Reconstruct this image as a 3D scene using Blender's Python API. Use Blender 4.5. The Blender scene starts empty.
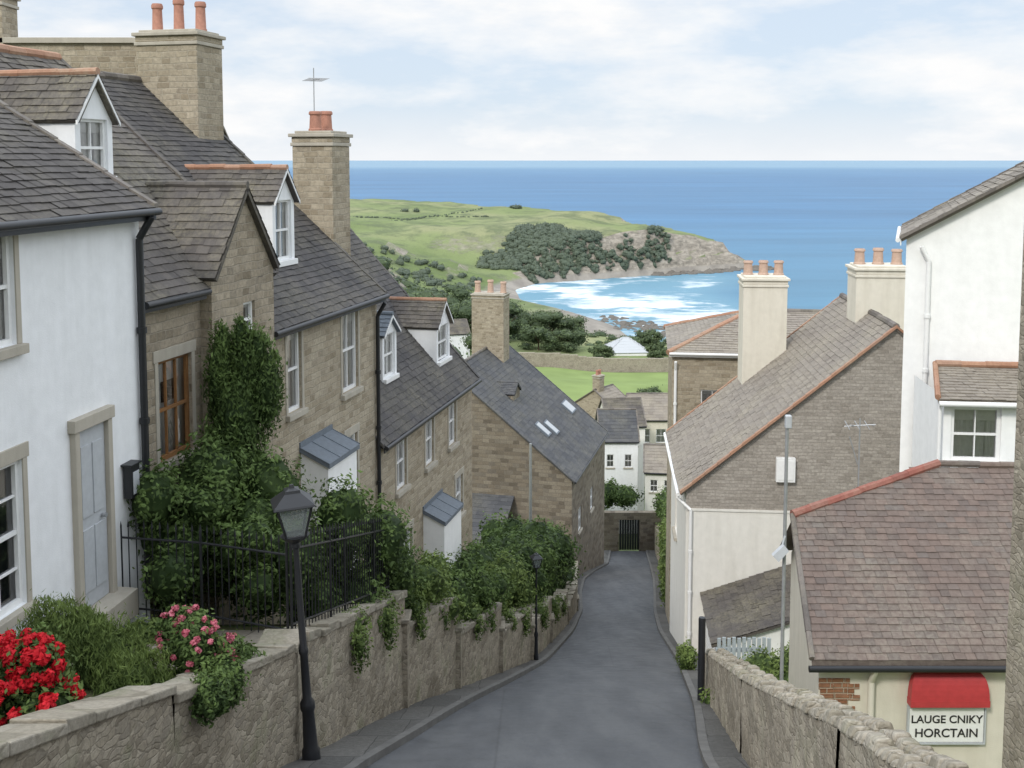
import bpy, math, random
import numpy as np
from mathutils import Vector
random.seed(7); rng=np.random.default_rng(7)
S=bpy.context.scene; COL=S.collection
R=random.random
def ru(a,b): return a+(b-a)*random.random()

# ------------------------------------------------------------ node helpers
class NT:
    def __init__(s,mat):
        s.t=mat.node_tree; s.N=s.t.nodes; s.L=s.t.links
    def n(s,ty,props=None,**inp):
        nd=s.N.new(ty)
        for k,v in (props or {}).items(): setattr(nd,k,v)
        for k,v in inp.items():
            k=k.replace('_',' ')
            s.set(nd.inputs[int(k[1:])] if (k[0]=='i' and k[1:].isdigit()) else nd.inputs[k],v)
        return nd
    def set(s,sock,v):
        if isinstance(v,bpy.types.NodeSocket): s.L.new(v,sock)
        elif isinstance(v,bpy.types.Node): s.L.new(v.outputs[0],sock)
        else:
            if sock.type=='RGBA' and len(v)==3: v=(*v,1)
            sock.default_value=v
    def math(s,op,a,b=0.0,c=0.0,clamp=False):
        nd=s.N.new('ShaderNodeMath'); nd.operation=op; nd.use_clamp=clamp
        for i,v in enumerate((a,b,c)):
            s.set(nd.inputs[i],v)
        return nd.outputs[0]
    def mix(s,f,a,b,mode='MIX'):
        nd=s.N.new('ShaderNodeMix'); nd.data_type='RGBA'; nd.blend_type=mode
        s.set(nd.inputs[0],f); s.set(nd.inputs[6],a); s.set(nd.inputs[7],b)
        return nd.outputs[2]
    def ramp(s,f,stops):
        nd=s.N.new('ShaderNodeValToRGB'); e=nd.color_ramp.elements
        while len(e)<len(stops): e.new(.5)
        for i,(p,c) in enumerate(stops):
            e[i].position=p; e[i].color=(*c,1) if len(c)==3 else c
        s.L.new(f,nd.inputs[0]); return nd.outputs[0]
    def noise(s,vec,scale,detail=3,rough=.55):
        nd=s.n('ShaderNodeTexNoise',Scale=scale,Detail=detail,Roughness=rough)
        s.L.new(vec,nd.inputs['Vector']); return nd.outputs[0]
    def bump(s,h,strength=.4,dist=.02):
        nd=s.n('ShaderNodeBump',Strength=strength,Distance=dist); s.L.new(h,nd.inputs['Height']); return nd.outputs[0]
    def scale(s,vec,v):
        nd=s.n('ShaderNodeVectorMath',{'operation':'MULTIPLY'}); s.L.new(vec,nd.inputs[0]); nd.inputs[1].default_value=v; return nd.outputs[0]
def g(v): return (v,v,v)
def mat(name,rough=.8,spec=.3):
    m=bpy.data.materials.new(name); m.use_nodes=True
    nt=NT(m); b=nt.N['Principled BSDF']; b.inputs['Roughness'].default_value=rough
    b.inputs['Specular IOR Level'].default_value=spec
    return m,nt,b
def obj_uv(nt):
    tc=nt.n('ShaderNodeTexCoord'); sp=nt.n('ShaderNodeSeparateXYZ'); nt.L.new(tc.outputs['Object'],sp.inputs[0])
    sn=nt.n('ShaderNodeSeparateXYZ'); nt.L.new(tc.outputs['Normal'],sn.inputs[0])
    ax=nt.math('ABSOLUTE',sn.outputs[0]); ay=nt.math('ABSOLUTE',sn.outputs[1])
    gt=nt.math('GREATER_THAN',ax,ay)
    mx=nt.n('ShaderNodeMix'); mx.data_type='FLOAT'
    nt.L.new(gt,mx.inputs[0]); nt.L.new(sp.outputs[0],mx.inputs[2]); nt.L.new(sp.outputs[1],mx.inputs[3])
    c=nt.n('ShaderNodeCombineXYZ'); nt.L.new(mx.outputs[0],c.inputs[0]); nt.L.new(sp.outputs[2],c.inputs[1])
    return tc.outputs['Object'],c.outputs[0]
def tintf(nt):
    a=nt.n('ShaderNodeAttribute',{'attribute_name':'tint'}); return a.outputs['Fac']

def m_stone(name,cols,mortar,bw=.30,rh=.13,ms=.011,dist=.09):
    m,nt,b=mat(name,.9,.15); oc,uv=obj_uv(nt)
    nz=nt.n('ShaderNodeTexNoise',Scale=2.6,Detail=3); nt.L.new(oc,nz.inputs['Vector'])
    off=nt.n('ShaderNodeVectorMath',{'operation':'MULTIPLY_ADD'}); nt.L.new(nz.outputs[1],off.inputs[0]); off.inputs[1].default_value=(dist*2.5,dist,0); nt.L.new(uv,off.inputs[2])
    br=nt.n('ShaderNodeTexBrick',Scale=1.0,Color1=g(0),Color2=g(1),Mortar=g(0),Mortar_Size=ms,Mortar_Smooth=.5,Brick_Width=bw,Row_Height=rh)
    br.squash=.7; br.squash_frequency=3
    nt.L.new(off.outputs[0],br.inputs['Vector'])
    n=len(cols); col=nt.ramp(br.outputs['Color'],[(i/(n-1),c) for i,c in enumerate(cols)])
    fine=nt.noise(oc,14,4,.7); big=nt.noise(oc,.6,3)
    col=nt.mix(.6,col,nt.ramp(fine,[(.28,g(.35)),(.72,g(1.0))]),'MULTIPLY')
    col=nt.mix(.5,col,nt.ramp(big,[(.3,(.65,.63,.6)),(.7,g(1))]),'MULTIPLY')
    col=nt.mix(nt.math('MULTIPLY',br.outputs['Fac'],.7),col,mortar)
    nt.L.new(col,b.inputs['Base Color'])
    h=nt.math('SUBTRACT',nt.math('MULTIPLY',fine,.9),br.outputs['Fac'])
    nt.L.new(nt.bump(h,.7,.02),b.inputs['Normal']); return m
def m_rubble(name,cols,mortar,sc=8,moss=.4):
    m,nt,b=mat(name,.92,.12); tc=nt.n('ShaderNodeTexCoord'); oc=tc.outputs['Object']
    nz=nt.n('ShaderNodeTexNoise',Scale=3.5,Detail=4); nt.L.new(oc,nz.inputs['Vector'])
    off=nt.n('ShaderNodeVectorMath',{'operation':'MULTIPLY_ADD'}); nt.L.new(nz.outputs[1],off.inputs[0]); off.inputs[1].default_value=(.22,.22,.16); nt.L.new(oc,off.inputs[2])
    v=nt.scale(off.outputs[0],(1,1,2.0))
    v1=nt.n('ShaderNodeTexVoronoi',Scale=sc,Randomness=.8); nt.L.new(v,v1.inputs['Vector'])
    v2=nt.n('ShaderNodeTexVoronoi',{'feature':'DISTANCE_TO_EDGE'},Scale=sc,Randomness=.8); nt.L.new(v,v2.inputs['Vector'])
    sr=nt.n('ShaderNodeSeparateColor'); nt.L.new(v1.outputs['Color'],sr.inputs[0])
    n=len(cols); col=nt.ramp(sr.outputs[0],[(i/(n-1),c) for i,c in enumerate(cols)])
    fine=nt.noise(oc,24,4,.7); big=nt.noise(oc,1.3,5,.65)
    col=nt.mix(.6,col,nt.ramp(fine,[(.28,g(.4)),(.72,g(1))]),'MULTIPLY')
    edge=nt.ramp(v2.outputs[0],[(.0,g(1)),(.08,g(0))])
    col=nt.mix(nt.math('MULTIPLY',edge,.5),col,mortar)
    col=nt.mix(.55,col,nt.ramp(big,[(.35,(.5,.48,.45)),(.6,g(1))]),'MULTIPLY')
    if moss: col=nt.mix(nt.ramp(big,[(.53,g(0)),(.7,g(moss))]),col,(.11,.13,.055))
    nt.L.new(col,b.inputs['Base Color'])
    h=nt.math('ADD',nt.math('MULTIPLY',fine,.5),nt.math('MINIMUM',nt.math('MULTIPLY',v2.outputs[0],4),.5))
    nt.L.new(nt.bump(h,.6,.02),b.inputs['Normal']); return m
def m_plaster(name,c,dirt=.25,dc=(.35,.36,.32)):
    m,nt,b=mat(name,.85,.2); oc,uv=obj_uv(nt)
    st=nt.noise(nt.scale(oc,(2.5,2.5,.35)),1.6,4,.6); fine=nt.noise(oc,60,2)
    med=nt.noise(oc,5,4)
    f=nt.math('MULTIPLY',nt.ramp(st,[(.42,g(0)),(.8,g(1))]),dirt)
    col=nt.mix(f,c,dc); col=nt.mix(.12,col,nt.ramp(med,[(.3,g(.4)),(.7,g(1))]),'MULTIPLY')
    nt.L.new(col,b.inputs['Base Color'])
    nt.L.new(nt.bump(nt.math('ADD',fine,nt.math('MULTIPLY',med,2.)),.25,.01),b.inputs['Normal']); return m
def m_roof(name,cols,lichen=(.30,.27,.17),lf=.4,rough=.75):
    m,nt,b=mat(name,rough,.3); tc=nt.n('ShaderNodeTexCoord'); oc=tc.outputs['Object']
    t=tintf(nt); n=len(cols); col=nt.ramp(t,[(i/(n-1),c) for i,c in enumerate(cols)])
    fine=nt.noise(oc,14,4,.7); big=nt.noise(oc,.8,4,.6)
    col=nt.mix(.5,col,nt.ramp(fine,[(.25,g(.4)),(.75,g(1))]),'MULTIPLY')
    f=nt.math('MULTIPLY',nt.math('MULTIPLY',nt.ramp(big,[(.42,g(0)),(.65,g(1))]),nt.ramp(fine,[(.4,g(.2)),(.62,g(1))])),lf)
    col=nt.mix(f,col,lichen)
    nt.L.new(col,b.inputs['Base Color']); nt.L.new(nt.bump(fine,.4,.012),b.inputs['Normal']); return m
def m_plain(name,c,rough=.5,spec=.4,var=.25,metal=0,sc=12):
    m,nt,b=mat(name,rough,spec); tc=nt.n('ShaderNodeTexCoord')
    z=nt.noise(tc.outputs['Object'],sc,3)
    col=nt.mix(var,c,nt.ramp(z,[(.3,g(.45)),(.7,g(1))]),'MULTIPLY')
    nt.L.new(col,b.inputs['Base Color']); b.inputs['Metallic'].default_value=metal
    nt.L.new(nt.bump(z,.08,.01),b.inputs['Normal']); return m
def m_leaf(name,dark,light,trans=.25,sc=1.3):
    m,nt,b=mat(name,.6,.2); tc=nt.n('ShaderNodeTexCoord'); t=tintf(nt)
    z=nt.noise(tc.outputs['Object'],sc,2)
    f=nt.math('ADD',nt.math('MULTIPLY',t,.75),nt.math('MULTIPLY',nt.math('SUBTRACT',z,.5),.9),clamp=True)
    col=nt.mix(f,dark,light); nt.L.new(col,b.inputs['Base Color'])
    if trans>.1:
        tr=nt.n('ShaderNodeBsdfTranslucent'); nt.L.new(col,tr.inputs[0])
        mx=nt.n('ShaderNodeMixShader'); mx.inputs[0].default_value=trans
        nt.L.new(b.outputs[0],mx.inputs[1]); nt.L.new(tr.outputs[0],mx.inputs[2])
        nt.L.new(mx.outputs[0],nt.N['Material Output'].inputs[0])
    return m

M={}
M['white']=m_plaster('white_render',(.82,.83,.84),.15)
M['white2']=m_plaster('bright_white_render',(.86,.86,.85),.10)
M['cream']=m_plaster('cream_render',(.68,.64,.55),.3,(.40,.36,.28))
M['cream2']=m_plaster('pale_cream_render',(.74,.72,.67),.3,(.48,.46,.40))
M['stoneB']=m_stone('coursed_brown_stone',[(.27,.225,.165),(.40,.34,.255),(.48,.41,.315),(.33,.285,.22)],(.37,.33,.265))
M['stoneC']=m_stone('coursed_buff_stone',[(.34,.285,.205),(.46,.395,.295),(.54,.47,.36),(.39,.335,.255)],(.43,.385,.305))
M['stoneE']=m_stone('dark_brown_stone',[(.17,.145,.115),(.26,.22,.17),(.32,.28,.22),(.20,.175,.145)],(.23,.2,.165),.5,.22)
M['stoneG']=m_stone('weathered_grey_stone',[(.36,.325,.285),(.44,.40,.355),(.50,.455,.405),(.40,.365,.325)],(.36,.33,.29),.24,.09,.008,.04)
M['brick']=m_stone('exposed_orange_brick',[(.34,.16,.09),(.44,.22,.13),(.37,.19,.12)],(.45,.40,.32),.23,.075,.01,.01)
M['rubble']=m_rubble('rubble_wall_stone',[(.26,.225,.175),(.38,.335,.26),(.46,.41,.325),(.31,.275,.22)],(.19,.165,.13),7,.5)
M['rubble2']=m_rubble('pale_rubble_wall_stone',[(.33,.295,.235),(.45,.40,.32),(.53,.475,.385),(.38,.34,.28)],(.23,.2,.16),8,.3)
M['cap']=m_rubble('coping_stone',[(.30,.275,.22),(.38,.345,.28),(.42,.385,.32)],(.24,.215,.17),2.5,.6)
M['cap2']=m_rubble('pale_coping_stone',[(.36,.33,.265),(.46,.42,.35),(.52,.475,.4)],(.28,.25,.2),6,.4)
M['quoin']=m_plaster('dressed_stone',(.44,.405,.34),.5,(.27,.245,.20))
M['slate']=m_roof('brown_slate_roof',[(.078,.069,.065),(.107,.095,.087),(.135,.12,.108),(.092,.083,.08)])
M['slateD']=m_roof('dark_slate_roof',[(.060,.057,.058),(.080,.075,.075),(.10,.093,.09)],lf=.25)
M['slateE']=m_roof('grey_slate_roof',[(.068,.070,.078),(.087,.089,.096),(.11,.111,.116)],lf=.2)
M['slateG']=m_roof('tan_slate_roof',[(.22,.19,.16),(.265,.232,.197),(.30,.265,.225),(.245,.218,.188)],(.38,.34,.25),.4)
M['slateA']=m_roof('dark_brown_slate_roof',[(.064,.057,.054),(.085,.077,.073),(.105,.095,.089)],lf=.2)
M['tileJ']=m_roof('brown_clay_tile_roof',[(.135,.108,.096),(.16,.123,.106),(.19,.14,.118),(.148,.126,.115)],(.24,.22,.18),.5)
M['ridge']=m_roof('orange_ridge_tile',[(.36,.19,.12),(.44,.24,.155),(.40,.24,.17)],(.35,.3,.22),.5)
M['ridgeR']=m_roof('red_ridge_tile',[(.25,.095,.075),(.33,.12,.09),(.3,.14,.11)],(.3,.26,.2),.4)
M['ridgeS']=m_roof('stone_ridge_tile',[(.13,.115,.105),(.18,.16,.145),(.22,.195,.175)])
M['lead']=m_plain('lead_sheet',(.15,.175,.205),.6,.3,.35)
M['paint']=m_plain('white_paint',(.80,.80,.79),.4,.4,.12)
M['wood']=m_plain('varnished_wood',(.30,.15,.06),.5,.3,.4)
M['grey']=m_plain('grey_paint',(.46,.48,.50),.5,.4,.2)
M['black']=m_plain('black_iron',(.016,.017,.02),.4,.5,.3)
M['steel']=m_plain('galvanised_steel',(.38,.39,.40),.45,.5,.3,.4)
M['pot']=m_plain('terracotta_pot',(.44,.22,.16),.8,.2,.45)
M['potB']=m_plain('buff_pot',(.52,.37,.29),.8,.2,.4)
M['curtain']=m_plain('curtain_fabric',(.74,.73,.70),.9,.1,.25)
M['red']=m_plain('red_painted_metal',(.46,.05,.055),.45,.35,.3)
M['ink']=m_plain('dark_lettering',(.03,.03,.03),.6,.2,.1)
M['fencep']=m_plain('pale_blue_grey_paint',(.42,.47,.50),.6,.3,.3)
M['leaf']=m_leaf('hedge_leaf',(.030,.054,.016),(.145,.215,.06))
M['leafD']=m_leaf('dark_shrub_leaf',(.024,.043,.014),(.105,.165,.05))
M['leafL']=m_leaf('light_shrub_leaf',(.045,.075,.02),(.215,.285,.08))
M['leafF']=m_leaf('far_tree_leaf',(.05,.073,.037),(.13,.175,.075),.05,.08)
M['leafW']=m_leaf('woodland_leaf',(.085,.108,.078),(.125,.152,.095),.05,.03)  # greens lightened and muted, distance haze mixed into the leaf colour
M['bloomR']=m_leaf('red_petal',(.36,.006,.012),(.80,.03,.045),.2)
M['bloomP']=m_leaf('pink_petal',(.42,.08,.12),(.75,.28,.34),.2)
M['bark']=m_plain('bark',(.10,.075,.05),.95,.1,.5)
M['rock']=m_plain('sea_rock',(.17,.155,.135),.85,.2,.5,0,.6)
def m_glass():
    m=bpy.data.materials.new('window_glass'); m.use_nodes=True; nt=NT(m); nt.N.remove(nt.N['Principled BSDF'])
    gl=nt.n('ShaderNodeBsdfGlossy',Roughness=.03,Color=g(.9)); df=nt.n('ShaderNodeBsdfDiffuse',Color=(.04,.045,.05)); tr=nt.n('ShaderNodeBsdfTransparent',Color=g(.95))
    m1=nt.n('ShaderNodeMixShader'); m1.inputs[0].default_value=.85; nt.L.new(df.outputs[0],m1.inputs[1]); nt.L.new(tr.outputs[0],m1.inputs[2])
    fr=nt.n('ShaderNodeFresnel',IOR=1.6); f=nt.math('ADD',fr.outputs[0],.08)
    m2=nt.n('ShaderNodeMixShader'); nt.L.new(f,m2.inputs[0]); nt.L.new(m1.outputs[0],m2.inputs[1]); nt.L.new(gl.outputs[0],m2.inputs[2])
    nt.L.new(m2.outputs[0],nt.N['Material Output'].inputs[0]); return m
M['glass']=m_glass()
def m_lampglass():
    m,nt,b=mat('lamp_glass',.15,.6); b.inputs['Base Color'].default_value=(.22,.25,.25,1); b.inputs['Alpha'].default_value=.55; return m
M['lglass']=m_lampglass()
def m_asphalt():
    m,nt,b=mat('asphalt',.6,.35); tc=nt.n('ShaderNodeTexCoord'); oc=tc.outputs['Object']
    fine=nt.noise(oc,90,2,.7); big=nt.noise(nt.scale(oc,(1.2,.18,.2)),1.2,4,.6); med=nt.noise(oc,3,4,.6)
    v=nt.n('ShaderNodeTexVoronoi',{'feature':'DISTANCE_TO_EDGE'},Scale=.32); nt.L.new(nt.scale(oc,(1,.45,0)),v.inputs['Vector'])
    crack=nt.ramp(v.outputs[0],[(.0,g(.55)),(.006,g(1))])
    col=nt.ramp(big,[(.3,(.062,.066,.072)),(.5,(.085,.089,.096)),(.56,(.098,.102,.108)),(.75,(.112,.116,.122))])
    col=nt.mix(.5,col,nt.ramp(fine,[(.3,g(.45)),(.7,g(1.1))]),'MULTIPLY')
    col=nt.mix(.4,col,nt.ramp(med,[(.35,g(.55)),(.6,g(1))]),'MULTIPLY')
    col=nt.mix(.7,col,crack,'MULTIPLY')
    nt.L.new(col,b.inputs['Base Color']); nt.L.new(nt.ramp(med,[(.3,g(.5)),(.7,g(.75))]),b.inputs['Roughness'])
    nt.L.new(nt.bump(fine,.35,.008),b.inputs['Normal']); return m
M['asphalt']=m_asphalt()
M['pave']=m_stone('paving',[(.115,.113,.108),(.14,.137,.13),(.165,.16,.15)],(.085,.082,.076),.6,.6,.010,.02)
M['kerb']=m_plain('kerb_stone',(.16,.156,.148),.85,.2,.6,0,4)
def m_soil():
    m,nt,b=mat('garden_soil',.95,.1); tc=nt.n('ShaderNodeTexCoord'); oc=tc.outputs['Object']
    z=nt.noise(oc,5,4); f=nt.noise(oc,1.2,3)
    col=nt.mix(nt.ramp(f,[(.4,g(0)),(.6,g(1))]),nt.mix(z,(.08,.06,.04),(.16,.13,.09)),nt.mix(z,(.06,.10,.03),(.13,.18,.05)))
    nt.L.new(col,b.inputs['Base Color']); nt.L.new(nt.bump(z,.6,.03),b.inputs['Normal']); return m
M['soil']=m_soil()
M['path']=m_stone('path_paving',[(.26,.23,.18),(.32,.285,.23),(.37,.33,.27)],(.15,.13,.1),.45,.45,.012,.02)
def m_terrain():
    m,nt,b=mat('terrain_grass_rock_sand',.95,.08); tc=nt.n('ShaderNodeTexCoord'); oc=tc.outputs['Object']
    sp=nt.n('ShaderNodeSeparateXYZ'); nt.L.new(oc,sp.inputs[0])
    gm=nt.n('ShaderNodeNewGeometry'); sn=nt.n('ShaderNodeSeparateXYZ'); nt.L.new(gm.outputs['True Normal'],sn.inputs[0])
    big=nt.noise(oc,.014,4,.55); med=nt.noise(oc,.09,4,.65); fine=nt.noise(oc,1.3,3)
    gr=nt.ramp(big,[(.35,(.15,.195,.08)),(.48,(.21,.25,.115)),(.6,(.265,.275,.15)),(.75,(.165,.205,.095))])
    gr=nt.mix(nt.ramp(med,[(.46,g(0)),(.62,g(.8))]),gr,(.125,.15,.085))
    gr=nt.mix(.3,gr,nt.ramp(fine,[(.3,g(.6)),(.7,g(1))]),'MULTIPLY')
    rk=nt.ramp(nt.noise(nt.scale(oc,(1,1,2.5)),.3,5,.75),[(.3,(.13,.12,.10)),(.5,(.27,.24,.20)),(.7,(.42,.38,.32))])
    sl=nt.math('SUBTRACT',sn.outputs[2],nt.math('MULTIPLY',nt.math('SUBTRACT',med,.5),.35))
    col=nt.mix(nt.ramp(sl,[(.80,g(1)),(.90,g(0))]),gr,rk)
    zz=nt.math('ADD',sp.outputs[2],nt.math('MULTIPLY',med,1.2))
    low=nt.ramp(nt.math('MULTIPLY_ADD',zz,.1,5.5),[(.77,g(1)),(.86,g(0))])
    sand=nt.mix(nt.ramp(med,[(.4,g(0)),(.6,g(1))]),(.23,.21,.185),(.31,.285,.25))
    nt.L.new(nt.mix(low,col,sand),b.inputs['Base Color'])
    nt.L.new(nt.bump(nt.math('ADD',med,nt.math('MULTIPLY',fine,.1)),.5,2.0),b.inputs['Normal']); return m
M['terrain']=m_terrain()
def m_sea():
    m,nt,b=mat('sea_water',.5,.2); tc=nt.n('ShaderNodeTexCoord'); oc=tc.outputs['Object']
    sp=nt.n('ShaderNodeSeparateXYZ'); nt.L.new(oc,sp.inputs[0])
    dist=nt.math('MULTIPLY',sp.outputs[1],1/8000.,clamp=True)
    base=nt.ramp(dist,[(.0,(.09,.22,.30)),(.055,(.075,.20,.31)),(.12,(.052,.16,.295)),(.35,(.052,.155,.29)),(.7,(.085,.20,.325)),(1,(.17,.29,.39))])  # far stops turn paler: horizon haze painted into the water colour
    st=nt.noise(nt.scale(oc,(.0012,.006,1)),1.5,5,.65); st2=nt.noise(nt.scale(oc,(.006,.03,1)),1.0,5,.7)
    base=nt.mix(.5,base,nt.ramp(st,[(.32,g(.6)),(.68,g(1.15))]),'MULTIPLY')
    base=nt.mix(.35,base,nt.ramp(st2,[(.35,g(.65)),(.65,g(1.1))]),'MULTIPLY')
    a=nt.n('ShaderNodeAttribute',{'attribute_name':'shore'}); sh=a.outputs['Fac']
    n1=nt.noise(oc,.032,4,.6); n2=nt.noise(nt.scale(oc,(.22,.8,1)),.3,7,.78); n3=nt.noise(oc,.9,2)
    d=nt.math('ADD',nt.math('ADD',nt.math('MULTIPLY',sp.outputs[1],.8),nt.math('MULTIPLY',sp.outputs[0],-.3)),nt.math('MULTIPLY',n1,110))
    wv=nt.math('SINE',nt.math('MULTIPLY',d,.2))
    fade=nt.ramp(nt.math('MULTIPLY',sh,1/95.),[(.0,g(.85)),(.12,g(1)),(.6,g(.85)),(1,g(0))])
    f=nt.math('ADD',nt.math('MULTIPLY',wv,.09),nt.math('MULTIPLY',n2,1.3))
    f=nt.math('MULTIPLY',nt.math('ADD',f,nt.math('MULTIPLY',nt.math('SUBTRACT',n1,.5),1.3)),fade)
    foam=nt.ramp(f,[(.54,g(0)),(.64,g(.4)),(.82,g(1))])
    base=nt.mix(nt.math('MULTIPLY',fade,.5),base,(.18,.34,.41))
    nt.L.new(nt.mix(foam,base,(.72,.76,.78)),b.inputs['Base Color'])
    nt.L.new(nt.bump(nt.math('ADD',n2,nt.math('MULTIPLY',n3,.2)),.3,1.2),b.inputs['Normal']); return m
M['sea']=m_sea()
M['grass']=m_plain('meadow_grass',(.23,.30,.11),.95,.1,.45,0,.15)

# ------------------------------------------------------------ mesh builder
class MB:
    def __init__(s): s.v=[];s.f=[];s.m=[];s.t=[]
    def poly(s,pts,m=0,t=.5):
        i=len(s.v); s.v+=[tuple(p) for p in pts]; s.f.append(tuple(range(i,i+len(pts)))); s.m.append(m); s.t.append(t)
    def hexa(s,p,m=0,t=.5):
        i=len(s.v); s.v+=[tuple(q) for q in p]
        for q in ((0,3,2,1),(4,5,6,7),(0,1,5,4),(1,2,6,5),(2,3,7,6),(3,0,4,7)):
            s.f.append(tuple(i+k for k in q)); s.m.append(m); s.t.append(t)
    def box(s,x0,x1,y0,y1,z0,z1,m=0,t=.5):
        s.hexa([(x0,y0,z0),(x1,y0,z0),(x1,y1,z0),(x0,y1,z0),(x0,y0,z1),(x1,y0,z1),(x1,y1,z1),(x0,y1,z1)],m,t)
    def fbox(s,F,u0,u1,z0,z1,d0,d1,m=0,t=.5):
        s.hexa([F(u0,z0,d0),F(u1,z0,d0),F(u1,z0,d1),F(u0,z0,d1),F(u0,z1,d0),F(u1,z1,d0),F(u1,z1,d1),F(u0,z1,d1)],m,t)
    def tube(s,a,b,r0,r1=None,n=8,m=0,t=.5):
        r1=r0 if r1 is None else r1; a=Vector(a);b=Vector(b); d=(b-a).normalized()
        u=d.orthogonal().normalized(); w=d.cross(u); i=len(s.v)
        for P,r in((a,r0),(b,r1)):
            for k in range(n):
                an=2*math.pi*k/n; s.v.append(tuple(P+u*math.cos(an)*r+w*math.sin(an)*r))
        for k in range(n):
            s.f.append((i+k,i+(k+1)%n,i+n+(k+1)%n,i+n+k)); s.m.append(m); s.t.append(t)
        s.f.append(tuple(i+k for k in range(n))); s.m.append(m); s.t.append(t)
        s.f.append(tuple(i+n+k for k in range(n))); s.m.append(m); s.t.append(t)
    def lathe(s,cx,cy,prof,n=16,m=0,t=.5,rot=0):
        i=len(s.v)
        for r,z in prof:
            for k in range(n):
                an=rot+2*math.pi*k/n; s.v.append((cx+r*math.cos(an),cy+r*math.sin(an),z))
        for j in range(len(prof)-1):
            for k in range(n):
                s.f.append((i+j*n+k,i+j*n+(k+1)%n,i+(j+1)*n+(k+1)%n,i+(j+1)*n+k)); s.m.append(m); s.t.append(t)
        for j in (0,len(prof)-1):
            s.f.append(tuple(i+j*n+k for k in range(n))); s.m.append(m); s.t.append(t)
    def obj(s,name,mats,parent=None,smooth=False,bevel=0,loc=None):
        me=bpy.data.meshes.new(name); me.from_pydata(s.v,[],s.f)
        for mm in (mats if isinstance(mats,(list,tuple)) else [mats]): me.materials.append(M[mm])
        if isinstance(mats,(list,tuple)) and len(mats)>1: me.polygons.foreach_set('material_index',s.m)
        at=me.attributes.new('tint','FLOAT','FACE'); at.data.foreach_set('value',s.t)
        me.validate(); me.update()
        if smooth: me.polygons.foreach_set('use_smooth',[True]*len(me.polygons)); me.set_sharp_from_angle(angle=math.radians(40))
        o=bpy.data.objects.new(name,me); COL.objects.link(o)
        if parent: o.parent=parent
        if loc: o.location=loc
        if bevel:
            b=o.modifiers.new('bevel','BEVEL'); b.width=bevel; b.segments=2; b.limit_method='ANGLE'
        return o
def tag(o,label,cat,group=None,kind=None):
    if label: o['label']=label
    if cat: o['category']=cat
    if group: o['group']=group
    if kind: o['kind']=kind
    return o
def empty(name,loc,rz,label,cat,group=None):
    e=bpy.data.objects.new(name,None); e.location=loc; e.rotation_euler=(0,0,rz); e.empty_display_size=.3
    COL.objects.link(e); return tag(e,label,cat,group)

# ------------------------------------------------------------ roofs
def tiles(mb,P0,U,V,N,Lv,ulo,uhi,tw=.26,ex=.2,m=0,under=True,mu=None,rel=.75):
    P0=Vector(P0);U=Vector(U);V=Vector(V);N=Vector(N)
    rows=max(1,int(math.ceil(Lv/ex)))
    ph=R()*6
    for r in range(rows):
        v0=r*ex; v1=min(v0+ex*1.1,Lv); vm=min(v0+ex*.5,Lv)
        a=ulo(vm); b=uhi(vm)
        if b-a<.03: continue
        u=a-((r%2)*.5+ru(-.1,.1))*tw; rt=ru(-.08,.08)
        while u<b:
            w=tw*ru(.85,1.15); x0=max(u,a)+.002; x1=min(u+w,b)-.002; u+=w
            if x1-x0<.02: continue
            h=.012+.022*rel+ru(-.006,.008)*rel+.014*math.sin((x0+ph)*1.3)*math.sin(v0*.9+ph); h2=h-.022*rel; k=ru(-.014,.014)*rel
            t=min(1,max(0,R()*.85+.08+rt))
            p=lambda uu,vv,hh:P0+U*uu+V*vv+N*hh
            i=len(mb.v)
            mb.v+=[tuple(p(x0,v0+k,h-.02)),tuple(p(x1,v0+k,h-.02)),tuple(p(x1,v0+k,h)),tuple(p(x0,v0+k,h)),tuple(p(x1,v1,h2)),tuple(p(x0,v1,h2))]
            mb.f+=[(i,i+1,i+2,i+3),(i+3,i+2,i+4,i+5)]; mb.m+=[m,m]; mb.t+=[t*.4,t]
    if under:
        a0,b0,a1,b1=ulo(0),uhi(0),ulo(Lv),uhi(Lv)
        q=[P0+U*a0,P0+U*b0,P0+U*b1+V*Lv,P0+U*a1+V*Lv]
        mb.hexa([x-N*.07 for x in q]+[x-N*.012 for x in q],m if mu is None else mu,.1)
def ridge_run(mb,a,b,r=.1,m=1,step=.42):
    a=Vector(a);b=Vector(b);L=(b-a).length;n=max(1,int(L/step));d=(b-a)/n
    for i in range(n):
        p=a+d*i; q=a+d*(i+1.02); j=Vector((0,0,ru(-.008,.008)))
        mb.tube(p+j,q+j,r*ru(.97,1.05),r*ru(.93,1.0),8,m,R())
def slope_prm(rise,run):
    l=math.hypot(rise,run); return rise/l,run/l
def Ffront(u,z,d): return (u,-d,z)
def mkF(face,L,D):
    return {'front':lambda u,z,d:(u,-d,z),'back':lambda u,z,d:(u,D+d,z),'x0':lambda u,z,d:(-d,u,z),'xL':lambda u,z,d:(L+d,u,z)}[face]
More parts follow.
